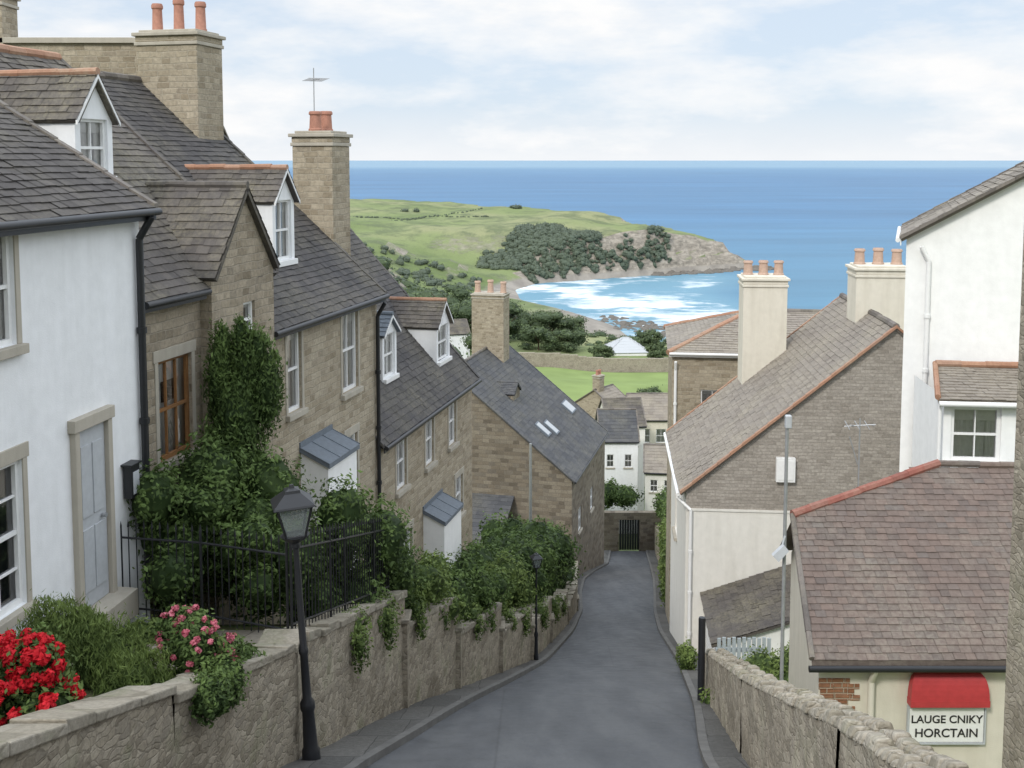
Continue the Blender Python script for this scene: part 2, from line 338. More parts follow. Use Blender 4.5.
def wallface(mb,F,W,z0,z1,holes,mf,zsplit=None,rev=.15):
    us=sorted({0,W,*[h[0] for h in holes],*[h[1] for h in holes]})
    zs=sorted({z0,z1,*[h[2] for h in holes],*[h[3] for h in holes],*([zsplit] if zsplit else [])})
    for i in range(len(us)-1):
        for j in range(len(zs)-1):
            uc=(us[i]+us[i+1])/2; zc=(zs[j]+zs[j+1])/2
            if any(h[0]<uc<h[1] and h[2]<zc<h[3] for h in holes): continue
            mb.poly([F(us[i],zs[j],0),F(us[i+1],zs[j],0),F(us[i+1],zs[j+1],0),F(us[i],zs[j+1],0)],mf(zc))
    for h in holes:
        a,b,c,d=h[:4]; m=mf((c+d)/2)
        for p,q in (((a,c),(b,c)),((b,c),(b,d)),((b,d),(a,d)),((a,d),(a,c))):
            mb.poly([F(p[0],p[1],0),F(q[0],q[1],0),F(q[0],q[1],-rev),F(p[0],p[1],-rev)],m)
def window(e,F,h,cols=2,rows=2,fm='paint',sur=None,sill='quoin',curt=True,bar=.05,name='window',dep=.0,net=None):
    a,b,c,d=h[:4]; mb=MB()
    mb.poly([F(a,c,-.10-dep),F(b,c,-.10-dep),F(b,d,-.10-dep),F(a,d,-.10-dep)],0)
    if net is None: net=R()<.4
    if curt:
        w=(b-a)*ru(.2,.34); hh=ru(.12,.3)
        if net:
            n=14; top=d if R()<.6 else c+(d-c)*.55
            for k in range(n):
                u0=a+(b-a)*k/n;u1=a+(b-a)*(k+1)/n
                mb.poly([F(u0,c,-.15-(k%2)*.02),F(u1,c,-.15-((k+1)%2)*.02),F(u1,top,-.15-((k+1)%2)*.02),F(u0,top,-.15-(k%2)*.02)],1)
        for s0,s1 in((a,a+w),(b-w,b)):
            n=6
            for k in range(n):
                u0=s0+(s1-s0)*k/n;u1=s0+(s1-s0)*(k+1)/n
                mb.poly([F(u0,c,-.115-(k%2)*.025),F(u1,c,-.115-((k+1)%2)*.025),F(u1,d,-.115-((k+1)%2)*.025),F(u0,d,-.115-(k%2)*.025)],1)
        mb.poly([F(a,d-(d-c)*hh,-.112),F(b,d-(d-c)*hh,-.112),F(b,d,-.112),F(a,d,-.112)],1)
    w=mb.obj(name,['glass','curtain'],e)
    fb=MB(); o=-.105; i=-.05
    fb.fbox(F,a,a+bar,c,d,o,i); fb.fbox(F,b-bar,b,c,d,o,i)
    fb.fbox(F,a+bar,b-bar,c,c+bar*1.3,o,i); fb.fbox(F,a+bar,b-bar,d-bar,d,o,i)
    zm=(c+d)/2; fb.fbox(F,a+bar,b-bar,zm-.022,zm+.022,o,i-.008)
    tb=.022
    for k in range(1,cols):
        u=a+bar+(b-a-2*bar)*k/cols; fb.fbox(F,u-tb/2,u+tb/2,c+bar,d-bar,o,i-.014)
    for k in range(1,rows):
        z=c+(d-c)*k/rows
        if abs(z-zm)>.05: fb.fbox(F,a+bar,b-bar,z-tb/2,z+tb/2,o,i-.017)
    fb.obj('frame',fm,w)
    if sill:
        sb=MB(); sb.fbox(F,a-.1,b+.1,c-.11,c-.001,-.06,.09); sb.obj('sill',sill,w,bevel=.008)
    if sur:
        sb=MB(); sb.fbox(F,a-.12,b+.12,d+.001,d+.17,-.03,.022); sb.fbox(F,a-.085,a-.001,c,d,-.03,.018); sb.fbox(F,b+.001,b+.085,c,d,-.03,.018)
        sb.obj('surround',sur,w,bevel=.006)
    return w
def chimney(e,cx,cy,z0,z1,wx,wy,n,mt='stoneC',pm='pot',axis='x',ph=.38,pr=.12,capm='quoin'):
    mb=MB(); hx,hy=wx/2,wy/2
    mb.box(cx-hx,cx+hx,cy-hy,cy+hy,z0,z1-.30,0)
    mb.box(cx-hx-.035,cx+hx+.035,cy-hy-.035,cy+hy+.035,z1-.298,z1-.22,1)
    mb.box(cx-hx-.012,cx+hx+.012,cy-hy-.012,cy+hy+.012,z1-.218,z1-.10,0)
    mb.box(cx-hx-.07,cx+hx+.07,cy-hy-.07,cy+hy+.07,z1-.098,z1-.02,1)
    mb.box(cx-hx+.04,cx+hx-.04,cy-hy+.04,cy+hy-.04,z1-.018,z1+.04,1)
    c=mb.obj('chimney',[mt,capm],e,bevel=.014)
    pb=MB(); pb.lathe(0,0,[(pr*1.12,0),(pr*1.12,.05),(pr*.98,.07),(pr*.86,ph*.8),(pr*1.05,ph*.84),(pr*1.05,ph*.93),(pr*.9,ph),(pr*.72,ph),(pr*.7,ph*.6)],14)
    first=None
    span=(wx if axis=='x' else wy)-.40
    for k in range(n):
        off=0 if n==1 else -span/2+span*k/(n-1)
        p=(cx+off,cy,z1+.03) if axis=='x' else (cx,cy+off,z1+.03)
        if first is None: o=pb.obj('chimney_pot',pm,c,True); first=o
        else: o=first.copy(); COL.objects.link(o); o.parent=c
        o.location=p; o.scale=(1,1,ru(.88,1.12))
    return c
def pipe(e,pts,r=.045,m='black',name='downpipe'):
    mb=MB()
    for a,b in zip(pts,pts[1:]): mb.tube(a,b,r,r,10)
    for a,b in zip(pts,pts[1:]):
        if abs(a[2]-b[2])>1.2:
            n=int(abs(a[2]-b[2])/1.3)
            for k in range(1,n+1):
                z=a[2]+(b[2]-a[2])*k/(n+1); mb.tube((a[0],a[1],z-.04),(a[0],a[1],z+.04),r*1.35,r*1.35,10)
    return mb.obj(name,m,e,True)

def house(name,label,org,k,L,D,H,rise,wm,rm,below=2.,side='left',rmats=('ridgeS','ridgeS'),wins=(),ov=.18,vo=.1,tw=.22,ex=.17,
          wm2=None,zsplit=None,gutter='black',hips=False,ang=None,cat='house',ridge_r=.1,verge=True,group=None,gl=None):
    a=ang if ang is not None else (math.atan2(1,k) if side=='left' else math.atan2(-1,-k))
    e=empty(name,org,a,label,cat,group)
    mb=MB(); mf=(lambda z:1 if (zsplit is not None and z>zsplit) else 0)
    for face,W in (('front',L),('back',L),('x0',D),('xL',D)):
        hs=[w['h'] for w in wins if w.get('face','front')==face]
        wallface(mb,mkF(face,L,D),W,-below,H,hs,mf if face in('x0','xL') else (lambda z:0),zsplit if face in('x0','xL') else None)
    if not hips:
        for x in (0,L): mb.poly([(x,0,H),(x,D,H),(x,D/2,H+rise)],mf(H+.1))
    mb.obj('wall',[wm,wm2 or wm],e)
    s,c=slope_prm(rise,D/2); tn=s/c; rb=MB(); z0=H-ov*tn+.06
    if not hips:
        Lv=(D/2+ov)/c; Lu=L+2*vo
        tiles(rb,(-vo,-ov,z0),(1,0,0),(0,c,s),(0,-s,c),Lv,lambda v:0,lambda v:Lu,tw,ex)
        tiles(rb,(L+vo,D+ov,z0),(-1,0,0),(0,-c,s),(0,s,c),Lv,lambda v:0,lambda v:Lu,tw*2,ex*2)
        zr=H+rise+.06
        ridge_run(rb,(-vo,D/2,zr+.0),(L+vo,D/2,zr+.0),ridge_r,1)
        if verge:
            for x in (-vo-.02,L+vo+.02):
                for sg,y0 in((1,-ov),(-1,D+ov)):
                    p=Vector((x,y0,z0+.02)); q=Vector((x,D/2,zr)); n=max(1,int((q-p).length/.4)); dd=(q-p)/n
                    for i in range(n):
                        pp=p+dd*i; qq=p+dd*(i+1.03); w=.055; jz=ru(0,.012)
                        rb.hexa([(pp.x-w,pp.y,pp.z-.03),(pp.x+w,pp.y,pp.z-.03),(qq.x+w,qq.y,qq.z-.03),(qq.x-w,qq.y,qq.z-.03),
                                 (pp.x-w,pp.y,pp.z+.05+jz),(pp.x+w,pp.y,pp.z+.05+jz),(qq.x+w,qq.y,qq.z+.04),(qq.x-w,qq.y,qq.z+.04)],2,R())
    else:
        w=D/2+ov; Lv=w/c; Lu=L+2*ov
        for P0,U,V,N,LL in (((-ov,-ov,z0),(1,0,0),(0,c,s),(0,-s,c),Lu),((L+ov,D+ov,z0),(-1,0,0),(0,-c,s),(0,s,c),Lu),
                         ((-ov,D+ov,z0),(0,-1,0),(c,0,s),(-s,0,c),D+2*ov),((L+ov,-ov,z0),(0,1,0),(-c,0,s),(s,0,c),D+2*ov)):
            tiles(rb,P0,U,V,N,Lv,lambda v:v*c,lambda v,LL=LL:LL-v*c,tw,ex)
        zr=z0+w*tn; A=[(-ov,-ov,z0),(L+ov,-ov,z0),(L+ov,D+ov,z0),(-ov,D+ov,z0)]; r0=(-ov+w,D/2,zr); r1=(L+ov-w,D/2,zr)
        ridge_run(rb,r0,r1,ridge_r,1)
        for P,Q in ((A[0],r0),(A[3],r0),(A[1],r1),(A[2],r1)): ridge_run(rb,P,Q,ridge_r,2)
    roof=rb.obj('roof',[rm,rmats[0],rmats[1]],e)
    if gutter:
        x1=L+vo if gl is None else gl
        gb=MB(); gb.tube((-vo,-ov-.05,z0-.03),(x1,-ov-.05,z0-.03),.05,.05,10); gb.box(-vo,x1,-ov-.005,-ov+.02,z0-.14,z0-.01)
        gb.obj('gutter',gutter,e,True)
    for w in wins:
        F=mkF(w.get('face','front'),L,D); kw={k2:v for k2,v in w.items() if k2 not in('h','face')}
        window(e,F,w['h'],**kw)
    return e
def dormer(e,H,tn,u0,u1,s,hw,rise,wm='white',rm='slate',rid='ridge',cols=2,rows=2,fm='paint',ov=.08,ex=.14,win=True,inset=.13,tw=.18,barge=True,zlow=None,hs2=None,nm='dormer'):
    zb=H+tn*s; zt=zb+hw; um=(u0+u1)/2; za=zt+rise; z_low=zb-.25 if zlow is None else zlow
    yb=(zt-H)/tn; yr=(za-H)/tn
    mb=MB()
    hole=(u0+inset,u1-inset,zb+.14,zt-.04)
    F=lambda u,z,d:(u+u0,s-d,z)
    hs=[(hole[0]-u0,hole[1]-u0,hole[2],hole[3])] if win else (hs2 or [])
    wallface(mb,F,u1-u0,z_low,zt,hs,lambda z:0,None,.1)
    mb.poly([(u0,s,zt),(u1,s,zt),(um,s,za)])
    if zlow is None:
        for x in(u0,u1): mb.poly([(x,s,z_low),(x,s,zt),(x,yb+.1,zt),(x,yb+.1,zt-.2)])
    else:
        for x in(u0,u1): mb.poly([(x,s,z_low),(x,s,zt),(x,.05,zt),(x,.05,z_low)])
    d=mb.obj(nm,wm,e)
    hf=(u1-u0)/2; sl,cl=slope_prm(rise,hf); Lv=(hf+ov)/cl; t2=rise/hf
    rb=MB(); z0=zt-ov*t2+.03; fo=.10
    L0=yb-s+fo; L1=yr-s+fo
    for P0,U,V,N in (((u0-ov,s-fo,z0),(0,1,0),(cl,0,sl),(-sl,0,cl)),((u1+ov,s-fo,z0),(0,1,0),(-cl,0,sl),(sl,0,cl))):
        tiles(rb,P0,U,V,N,Lv,lambda v:0,lambda v:L0+(L1-L0)*v/Lv+.15,tw,ex)
    ridge_run(rb,(um,s-fo,za+.05),(um,yr+.1,za+.05),.06,1,.33)
    rb.obj('roof',[rm,rid],d)
    if barge:
        bb=MB()
        for sg in(-1,1):
            p=Vector((um,s-fo-.005,za+.0)); q=Vector((um+sg*(hf+ov),s-fo-.005,z0-.02)); w=Vector((0,0,.045))
            bb.hexa([p-w,q-w,q-w+Vector((0,.03,0)),p-w+Vector((0,.03,0)),p+w*.4,q+w*.4,q+w*.4+Vector((0,.03,0)),p+w*.4+Vector((0,.03,0))])
        bb.obj('bargeboard','paint',d)
    if hs: window(d,F,hs[0],cols,rows,fm,None,'paint' if win else 'quoin',True,.045)
    return d
def lean_to(e,u0,u1,zt,zb,proj,wm,rm='lead',zf=-1.):
    mb=MB(); mb.poly([(u0,-proj,zf),(u1,-proj,zf),(u1,-proj,zb),(u0,-proj,zb)])
    for x in(u0,u1): mb.poly([(x,0,zf),(x,-proj,zf),(x,-proj,zb),(x,0,zt)])
    p=mb.obj('porch',wm,e); rb=MB(); o=.05; t=(zt-zb)/proj
    a=(u0-o,u1+o); y0=-proj-o; z0=zb-o*t
    q=[Vector((a[0],y0,z0+.03)),Vector((a[1],y0,z0+.03)),Vector((a[1],-.003,zt+.03)),Vector((a[0],-.003,zt+.03))]
    rb.hexa([x-Vector((0,0,.09)) for x in q]+q)
    n=3
    for k in range(n+1):
        u=a[0]+(a[1]-a[0])*k/n; rb.tube((u,y0,z0+.035),(u,-.003,zt+.035),.01,.01,6)
    rb.box(a[0],a[1],-.03,.0,zt,zt+.12)
    rb.obj('roof',rm,p); return p

# ------------------------------------------------------------ profiles
def interp(tab):
    xs=[a for a,b in tab]; ys=[b for a,b in tab]
    def f(y): return float(np.interp(y,xs,ys))
    return f
def smoothtab(tab,w=1.6):
    f=interp(tab)
    return lambda y: sum(f(y+d*w/2)*k for d,k in((-2,.12),(-1,.22),(0,.32),(1,.22),(2,.12)))
Zr=smoothtab([(-40,12),(0,-2.6),(5,-4.45),(12.5,-7.2),(18,-9.3),(28,-13.2),(45,-19),(70,-26.5),(78,-28.8),(90,-31),(110,-32.6),(150,-34.3),(190,-37),(1000,-37)])
RL=smoothtab([(-5,-2.2),(10,-2.0),(12.5,-1.8),(13.5,-1.55),(16.8,-1.05),(18.9,-.7),(22.5,.0),(28,.95),(36,2.1),(45,3.0),(52,3.4),(60,4.1),(66,5.2),(71,6.4),(82,7.6)])
RR=smoothtab([(-5,1.8),(12.5,2.24),(18,3.1),(28,4.35),(36,4.95),(44,5.85),(52,6.9),(60,7.9),(70,9.0),(82,10.2)])
WL=smoothtab([(-5,-4.6),(7.4,-3.6),(10,-3.1),(12.8,-2.5),(17.5,-1.75),(21.5,-.75),(27,.46),(36,1.75),(44,2.7),(52,3.1),(60,3.7)],1.)
WRt=smoothtab([(-5,1.9),(5,2.3),(12.5,2.75),(18.9,3.45),(24,4.0)])

# ------------------------------------------------------------ terrain + sea
coast=np.array([(-3000,-60),(3000,-60),(3000,200),(400,262),(100,278),(60,288),(46,304),(32,340),(21,375),(11,402),(6,422),(12,443),(36,460),(62,476),(85,490),(106,501),(113,510),(102,524),(80,545),(60,590),(20,650),(-60,730),(-200,800),(-3000,900)],float)
def sdist(X,Y):
    P=np.stack([X.ravel(),Y.ravel()],1); dmin=np.full(len(P),1e9); ins=np.zeros(len(P),bool); n=len(coast)
    for i in range(n):
        a=coast[i];b=coast[(i+1)%n]; ab=b-a; t=np.clip(((P-a)@ab)/(ab@ab),0,1)
        d=np.linalg.norm(P-(a+t[:,None]*ab),axis=1); dmin=np.minimum(dmin,d)
        c=((a[1]>P[:,1])!=(b[1]>P[:,1]))
        with np.errstate(divide='ignore',invalid='ignore'):
            xi=(b[0]-a[0])*(P[:,1]-a[1])/(b[1]-a[1] if b[1]!=a[1] else 1e-9)+a[0]
        ins^=c&(P[:,0]<xi)
    return np.where(ins,dmin,-dmin).reshape(X.shape)
ctrl=np.array([(-25,150,-24),(-70,150,-8),(0,150,-34),(30,150,-34.5),(80,150,-33),(-30,190,-24),(0,190,-36),(20,190,-37),(60,190,-37),(120,190,-36),(-60,250,-20),(-25,250,-33),(10,250,-42),(60,250,-45),
 (-45,300,-28),(-15,300,-41),(15,300,-47),(35,290,-47.5),(-60,370,-31),(-24,370,-43),(-4,350,-47.2),(12,335,-47.8),(-6,385,-47.3),(-12,410,-46),(25,315,-48),(2,320,-47),(-60,430,-31),(-28,430,-39),(-12,432,-45),(-80,500,-27),(-30,490,-30),(0,500,-29),(30,520,-28),(55,510,-30),(80,512,-34),(98,510,-37),(108,510,-40),
 (-100,650,-25),(0,600,-27),(30,570,-27.5),(-200,500,-22),(-300,400,0),(-300,200,10),(-200,650,-24),(300,190,-30),(-400,700,-20),(60,540,-32)],float)
def smooth(x): x=np.clip(x,0,1); return x*x*(3-2*x)
def T(X,Y):
    X=np.asarray(X,float);Y=np.asarray(Y,float)
    d2=(X[...,None]-ctrl[:,0])**2+(Y[...,None]-ctrl[:,1])**2+25
    w=d2**-1.7; inl=(w*ctrl[:,2]).sum(-1)/w.sum(-1)
    nz=.8*np.sin(X*.09+Y*.03)*np.sin(Y*.07-X*.02)+.4*np.sin(X*.23+1)*np.sin(Y*.19)
    inl=inl+nz*np.clip((Y-200)/80,0,1)*np.where((Y>300)&(Y<435),.3,1)
    zr=np.interp(Y,[-40,0,5,12.5,18,28,45,70,78,90,110,150,190],[12,-2.6,-4.45,-7.2,-9.3,-13.2,-19,-26.5,-28.8,-31,-32.6,-34.3,-37])-.35
    left=np.clip((-X-14)/60,0,3)*14
    f=smooth((Y-95)/50.); h=(zr+left)*(1-f)+inl*f
    sd=sdist(X,Y); wd=15+20*np.exp(-((Y-390)/34.)**2)+18*np.exp(-((Y-300)/20.)**2)
    jag=np.where(Y>440,2.5*np.sin(X*.45)*np.sin(Y*.4+X*.2),0)
    k=smooth((sd+jag+2)/wd)
    return np.where(sd<-25,-56,-51.3+(h+51.3)*k+np.clip(sd,-25,0)*.1)
def grid_obj(name,xs,ys,zf,m,attr=None):
    X,Y=np.meshgrid(xs,ys); Z=zf(X,Y); nx,ny=len(xs),len(ys)
    v=np.stack([X.ravel(),Y.ravel(),Z.ravel()],1).tolist()
    i=(np.arange(ny-1)[:,None]*nx+np.arange(nx-1)).ravel()
    f=np.stack([i,i+1,i+nx+1,i+nx],1).tolist()
    me=bpy.data.meshes.new(name); me.from_pydata(v,[],f); me.materials.append(M[m])
    if attr:
        a=me.attributes.new(attr[0],'FLOAT','POINT'); a.data.foreach_set('value',attr[1](X,Y).ravel().astype(np.float32))
    me.polygons.foreach_set('use_smooth',[True]*len(me.polygons)); me.update()
    o=bpy.data.objects.new(name,me); COL.objects.link(o); return o
xs=np.concatenate([np.arange(-1500,-150,60),np.arange(-140,170,3.5),np.arange(180,1500,80)])
ys=np.concatenate([np.arange(-40,-4,6),np.arange(-2,160,3),np.arange(160,440,4),np.arange(440,560,2.5),np.arange(560,780,8),np.arange(800,1300,60)])
tag(grid_obj('terrain',xs,ys,T,'terrain'),'green coastal hillside and rocky headland with beach','terrain',kind='structure')
xs=np.concatenate([-np.geomspace(60000,60,30),np.arange(-20,170,3),np.geomspace(180,60000,30)])
ys=np.concatenate([np.arange(200,290,30),np.arange(290,560,3),np.geomspace(565,70000,45)])
def shoref(X,Y): return np.clip(-sdist(X,Y),0,400)+np.clip(X-68,0,400)*1.5+np.clip(Y-462,0,500)*1.2+np.clip(310-Y,0,100)*1.
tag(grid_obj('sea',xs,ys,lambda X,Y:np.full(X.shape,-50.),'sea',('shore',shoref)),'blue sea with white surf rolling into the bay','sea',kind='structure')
xs=np.arange(4,34,2.); ys=np.arange(128,189,3.)
tag(grid_obj('field',xs,ys,lambda X,Y:T(X,Y)+.25,'grass'),'bright green meadow below the cottages','field',kind='structure')

# ------------------------------------------------------------ road, kerbs, pavements
def strip(name,fa,fb,za,zb,y0,y1,st,m,n=1,label=None,cat=None,side=0):
    mb=MB(); ysr=np.arange(y0,y1+1e-6,st)
    for a,b in zip(ysr,ysr[1:]):
        for k in range(n):
            t0,t1=k/n,(k+1)/n
            P=lambda y,t:(fa(y)+(fb(y)-fa(y))*t,y,za(y)+(zb(y)-za(y))*t+(.05*math.sin(math.pi*t) if n>1 else 0))
            mb.poly([P(a,t0),P(a,t1),P(b,t1),P(b,t0)])
        if side:
            f=fb if side>0 else fa; z=zb if side>0 else za
            mb.poly([(f(a),a,z(a)),(f(b),b,z(b)),(f(b),b,z(b)-.3),(f(a),a,z(a)-.3)])
    o=mb.obj(name,m); return tag(o,label,cat,kind='structure')
strip('road',RL,RR,Zr,Zr,-4,80.4,.5,'asphalt',6,'narrow steep asphalt lane running down to the sea','road')
kz=lambda y:Zr(y)+.10
WLc=lambda y:min(WL(y)+.02,RL(y)-.2) if y<59.5 else RL(y)-.3
strip('kerb',lambda y:RL(y)-.13,RL,kz,kz,-4,80,.5,'kerb',1,'grey stone kerb along the lane','kerb',1)
strip('pavement',lambda y:min(WLc(y)-.2,RL(y)-.25),lambda y:RL(y)-.133,lambda y:kz(y)-.006,lambda y:kz(y)-.006,-4,80,.5,'pave',1,'narrow pavement beside the stone garden wall','pavement')
strip('kerb',RR,lambda y:RR(y)+.12,kz,kz,-4,80,.5,'kerb',1,'grey stone kerb beside the low wall','kerb',-1)
strip('pavement',lambda y:RR(y)+.123,lambda y:max(WRt(y) if y<24 else 0,RR(y)+.7),lambda y:kz(y)-.006,lambda y:kz(y)-.006,-4,80,.5,'pave',1,'narrow pavement on the low wall side','pavement')
TZ=smoothtab([(-5,-1.0),(7.4,-4.35),(10,-5.15),(11.8,-5.6),(13,-5.95),(14.6,-6.4),(17.5,-7.6),(21.5,-9.5),(27,-11.8),(36,-15.1),(44,-17.8),(60,-22.8)],.8)
strip('garden_ground',lambda y:-24,lambda y:WL(y)-.15,TZ,TZ,-3,60,.6,'soil',1,'planted garden terrace held by the stone wall','garden')
strip('path',lambda y:-5.9,lambda y:WL(y)-.55,lambda y:TZ(y)+.05,lambda y:TZ(y)+.05,11.3,14.1,.4,'path',1,'tan stone path in front of the white house','path')

# ------------------------------------------------------------ stone garden walls
def roughwall(name,label,f,segs,th,base,m='rubble',cm='cap',sgn=-1,caph=.1,capo=.04,capl=.32,round_=False,piers=False):
    e=empty(name,(0,0,0),0,label,'wall'); mb=MB(); cb=MB()
    for si,(a,b,za,zb) in enumerate(segs):
        n=max(2,int((b-a)/.3)); ysr=[a+(b-a)*i/n for i in range(n+1)]; rows=5
        def ztop(y): return za+(zb-za)*(y-a)/(b-a)
        for side,off in((0,0),(1,sgn*th)):
            gv=[[None]*(rows+1) for _ in ysr]
            for i,y in enumerate(ysr):
                for j in range(rows+1):
                    zb0=base(y); z=zb0+(ztop(y)-zb0)*j/rows
                    gv[i][j]=(f(y)+off+ru(-.02,.02),y,z)
            for i in range(n):
                for j in range(rows): mb.poly([gv[i][j],gv[i+1][j],gv[i+1][j+1],gv[i][j+1]])
        for y in(a,b): mb.poly([(f(y),y,base(y)),(f(y)+sgn*th,y,base(y)),(f(y)+sgn*th,y,ztop(y)),(f(y),y,ztop(y))])
        if round_: mb.poly([(f(a),a,za),(f(a)+sgn*th,a,za),(f(b)+sgn*th,b,zb),(f(b),b,zb)])
        if piers and si>0:
            x=f(a); mb.box(min(x-sgn*.05,x+sgn*(th+.05)),max(x-sgn*.05,x+sgn*(th+.05)),a-.16,a+.2,base(a)-.2,za+.16)
            cb.box(min(x-sgn*.09,x+sgn*(th+.09)),max(x-sgn*.09,x+sgn*(th+.09)),a-.2,a+.24,za+.162,za+.24,0,R())
        for lane in ((0,1),(1,2)) if round_ else ((0,2),):
            y=a
            while y<b-.02:
                l=min(capl*ru(.6,1.3),b-y); y1=y+l-.006; h=caph*ru(.7,1.3); o0=capo*ru(.3,1.3); o1=capo*ru(.3,1.3)
                def xx(yy):
                    A=f(yy)-sgn*o0; B=f(yy)+sgn*(th+o1)
                    if round_: return (A,A+(B-A)*.49) if lane[0]==0 else (A+(B-A)*.51,B)
                    return A,B
                X0,X1=xx(y); Y0,Y1=xx(y1)
                z0,z1=ztop(y)-.01,ztop(y1)-.01; j=[ru(-.015,.015) for _ in range(4)]
                ins=.035 if round_ else 0
                cb.hexa([(X0,y,z0),(X1,y,z0),(Y1,y1,z1),(Y0,y1,z1),(X0+sgn*ins,y+ins*.3,z0+h+j[0]),(X1-sgn*ins,y+ins*.3,z0+h+j[1]),(Y1-sgn*ins,y1-ins*.3,z1+h+j[2]),(Y0+sgn*ins,y1-ins*.3,z1+h+j[3])],0,R())
                y+=l
    mb.obj('wall_body',m,e); cb.obj('coping',cm,e,bevel=.025 if round_ else .015); return e
rb_=lambda y:Zr(y)-.3
roughwall('garden_wall','stone garden wall with flat coping holding the flower bed',WL,[(1,9.8,-2.2,-4.92),(9.8,12.55,-5.02,-5.78)],.38,rb_,capl=.6)
roughwall('garden_wall','stepped rubble retaining wall running down beside the lane',WL,
  [(12.95,17.4,-5.85,-7.1),(17.4,20.4,-7.65,-8.4),(20.4,23.8,-9.1,-9.95),(23.8,27.4,-10.6,-11.45),(27.4,32,-12.1,-13.1),(32,38,-13.9,-15.3),(38,44,-16.0,-17.4),(44,52,-18.2,-19.8),(52,59.2,-20.5,-22.2)],.38,rb_,piers=True,capl=.4)
roughwall('garden_wall','low pale rubble wall with rounded coping stones',WRt,[(1.5,8,-1.95,-4.3),(8,13,-4.3,-6.35),(13,19,-6.35,-8.8)],.34,rb_,'rubble2','cap2',1,.085,.02,.17,True)
pb=MB(); pb.box(WL(12.7)-.45,WL(12.7)-.02,12.55,12.98,Zr(12.7)-.3,-5.8); pb.box(WL(12.7)-.5,WL(12.7)+.01,12.5,13.03,-5.798,-5.72,1)
tag(pb.obj('gate_pier',['rubble','cap'],bevel=.015),'square stone pier between the garden wall sections','pier')

# ------------------------------------------------------------ LEFT houses
kA=.16
A=house('white_house','white rendered house with slate roof and stone door surround',(-6.6,5,-5.6),kA,9.93,7.5,5.0,2.35,'white','slateA',3.,
  wins=[dict(h=(6.1,7.12,3.57,4.86),cols=2,rows=2,sur='quoin',curt=True),dict(h=(6.0,7.12,.62,2.28),cols=3,rows=4,sur='quoin',curt=False)],ov=.2,tw=.2,ex=.15)
F=Ffront
db=MB(); db.fbox(F,8.2,8.84,.05,2.3,.002,.02)
for zc in((.25,1.05),(1.2,2.1)):
    for uc in((8.27,8.5),(8.54,8.77)): db.fbox(F,uc[0],uc[1],zc[0],zc[1],.018,.035)
d=db.obj('door','grey',A,bevel=.004)
hb=MB(); hb.tube((8.72,-.03,1.12),(8.72,-.09,1.12),.025,.03,10); hb.obj('handle','steel',d,True)
sb=MB(); sb.fbox(F,8.09,8.19,.0,2.32,-.02,.08); sb.fbox(F,8.85,8.95,.0,2.32,-.02,.08); sb.fbox(F,8.05,8.99,2.322,2.48,-.02,.10); sb.fbox(F,7.95,9.07,-.3,.045,-.02,.3)
sb.obj('door_surround','quoin',A,bevel=.01)
pipe(A,[(9.8,-.26,4.85),(9.8,-.07,4.55),(9.8,-.07,-.4)],.05)
lb=MB(); lb.fbox(F,9.28,9.5,1.15,1.58,.02,.14); lb.fbox(F,9.31,9.47,1.2,1.5,.14,.15,1); lb.fbox(F,9.25,9.53,1.582,1.61,.0,.16)
lb.obj('post_box',['black','grey'],A,bevel=.01)

kB=.245
B=house('stone_house','brown stone house with cross gable, dormer and wooden window',(-5.175,15,-7.6),kB,3.9,8.,5.75,3.6,'stoneB','slate',3.,
  wins=[dict(h=(.5,1.42,3.24,4.72),cols=3,rows=2,fm='wood',sur='quoin')],rmats=('ridge','slate'),tw=.2,ex=.15,gl=1.6)
tB=.9
dormer(B,5.75,tB,1.08,2.02,1.62,1.05,.62,'white','slate','ridge',2,2)
dormer(B,5.75,1.0,1.72,3.82,-.2,.28,1.32,'stoneB','slate','slate',1,2,win=False,tw=.2,ex=.15,barge=False,zlow=-3.,hs2=[(1.0,1.4,4.7,5.3)],nm='cross_gable',ov=.05)
C=house('stone_house','buff stone house with tall roof and dormer',(-4.244,18.8,-9.6),kB,5.33,10.,6.75,4.5,'stoneC','slateD',3.,
  wins=[dict(h=(3.35,4.2,4.84,6.55),cols=2,rows=2,sur='quoin'),dict(h=(.8,1.4,5.0,6.55),cols=1,rows=2,sur='quoin'),dict(h=(3.5,4.1,2.6,3.9),sur='quoin')],rmats=('ridgeS','slateD'),tw=.2,ex=.15)
dormer(C,6.75,.9,2.05,3.0,.84,1.35,.55,'white','slate','ridge',2,2)
lean_to(C,1.3,2.7,4.25,4.0,.55,'white2')
chimney(C,4.75,4.3,8.5,12.35,1.1,1.45,3,'stoneC','pot','y',.66,.12)
pipe(C,[(5.2,-.25,6.5),(5.2,-.07,6.2),(5.2,-.07,0)],.045)
D=house('stone_house','buff stone house with two dormers above the lane',(-2.97,24,-12.5),kB,7.6,8.4,6.3,4.56,'stoneC','slateD',3.,
  wins=[dict(h=(1.15,1.85,4.75,6.02),sur='quoin'),dict(h=(3.3,3.98,4.75,6.02),sur='quoin'),dict(h=(5.3,5.98,4.75,6.02),sur='quoin'),dict(h=(5.9,6.6,2.6,3.7),sur='quoin'),dict(h=(1.5,2.2,2.4,3.6),sur='quoin')],rmats=('ridgeS','slateD'))
dormer(D,6.3,1.085,2.15,3.15,.69,1.25,.4,'white','lead','lead',2,2)
dormer(D,6.3,1.085,5.8,7.0,.48,1.15,.6,'white','slate','ridge',2,2)
lean_to(D,3.1,4.6,3.7,3.45,.55,'white2')
chimney(D,.55,1.5,7.,13.1,1.0,.95,2,'stoneC','pot','x',.45,.14)
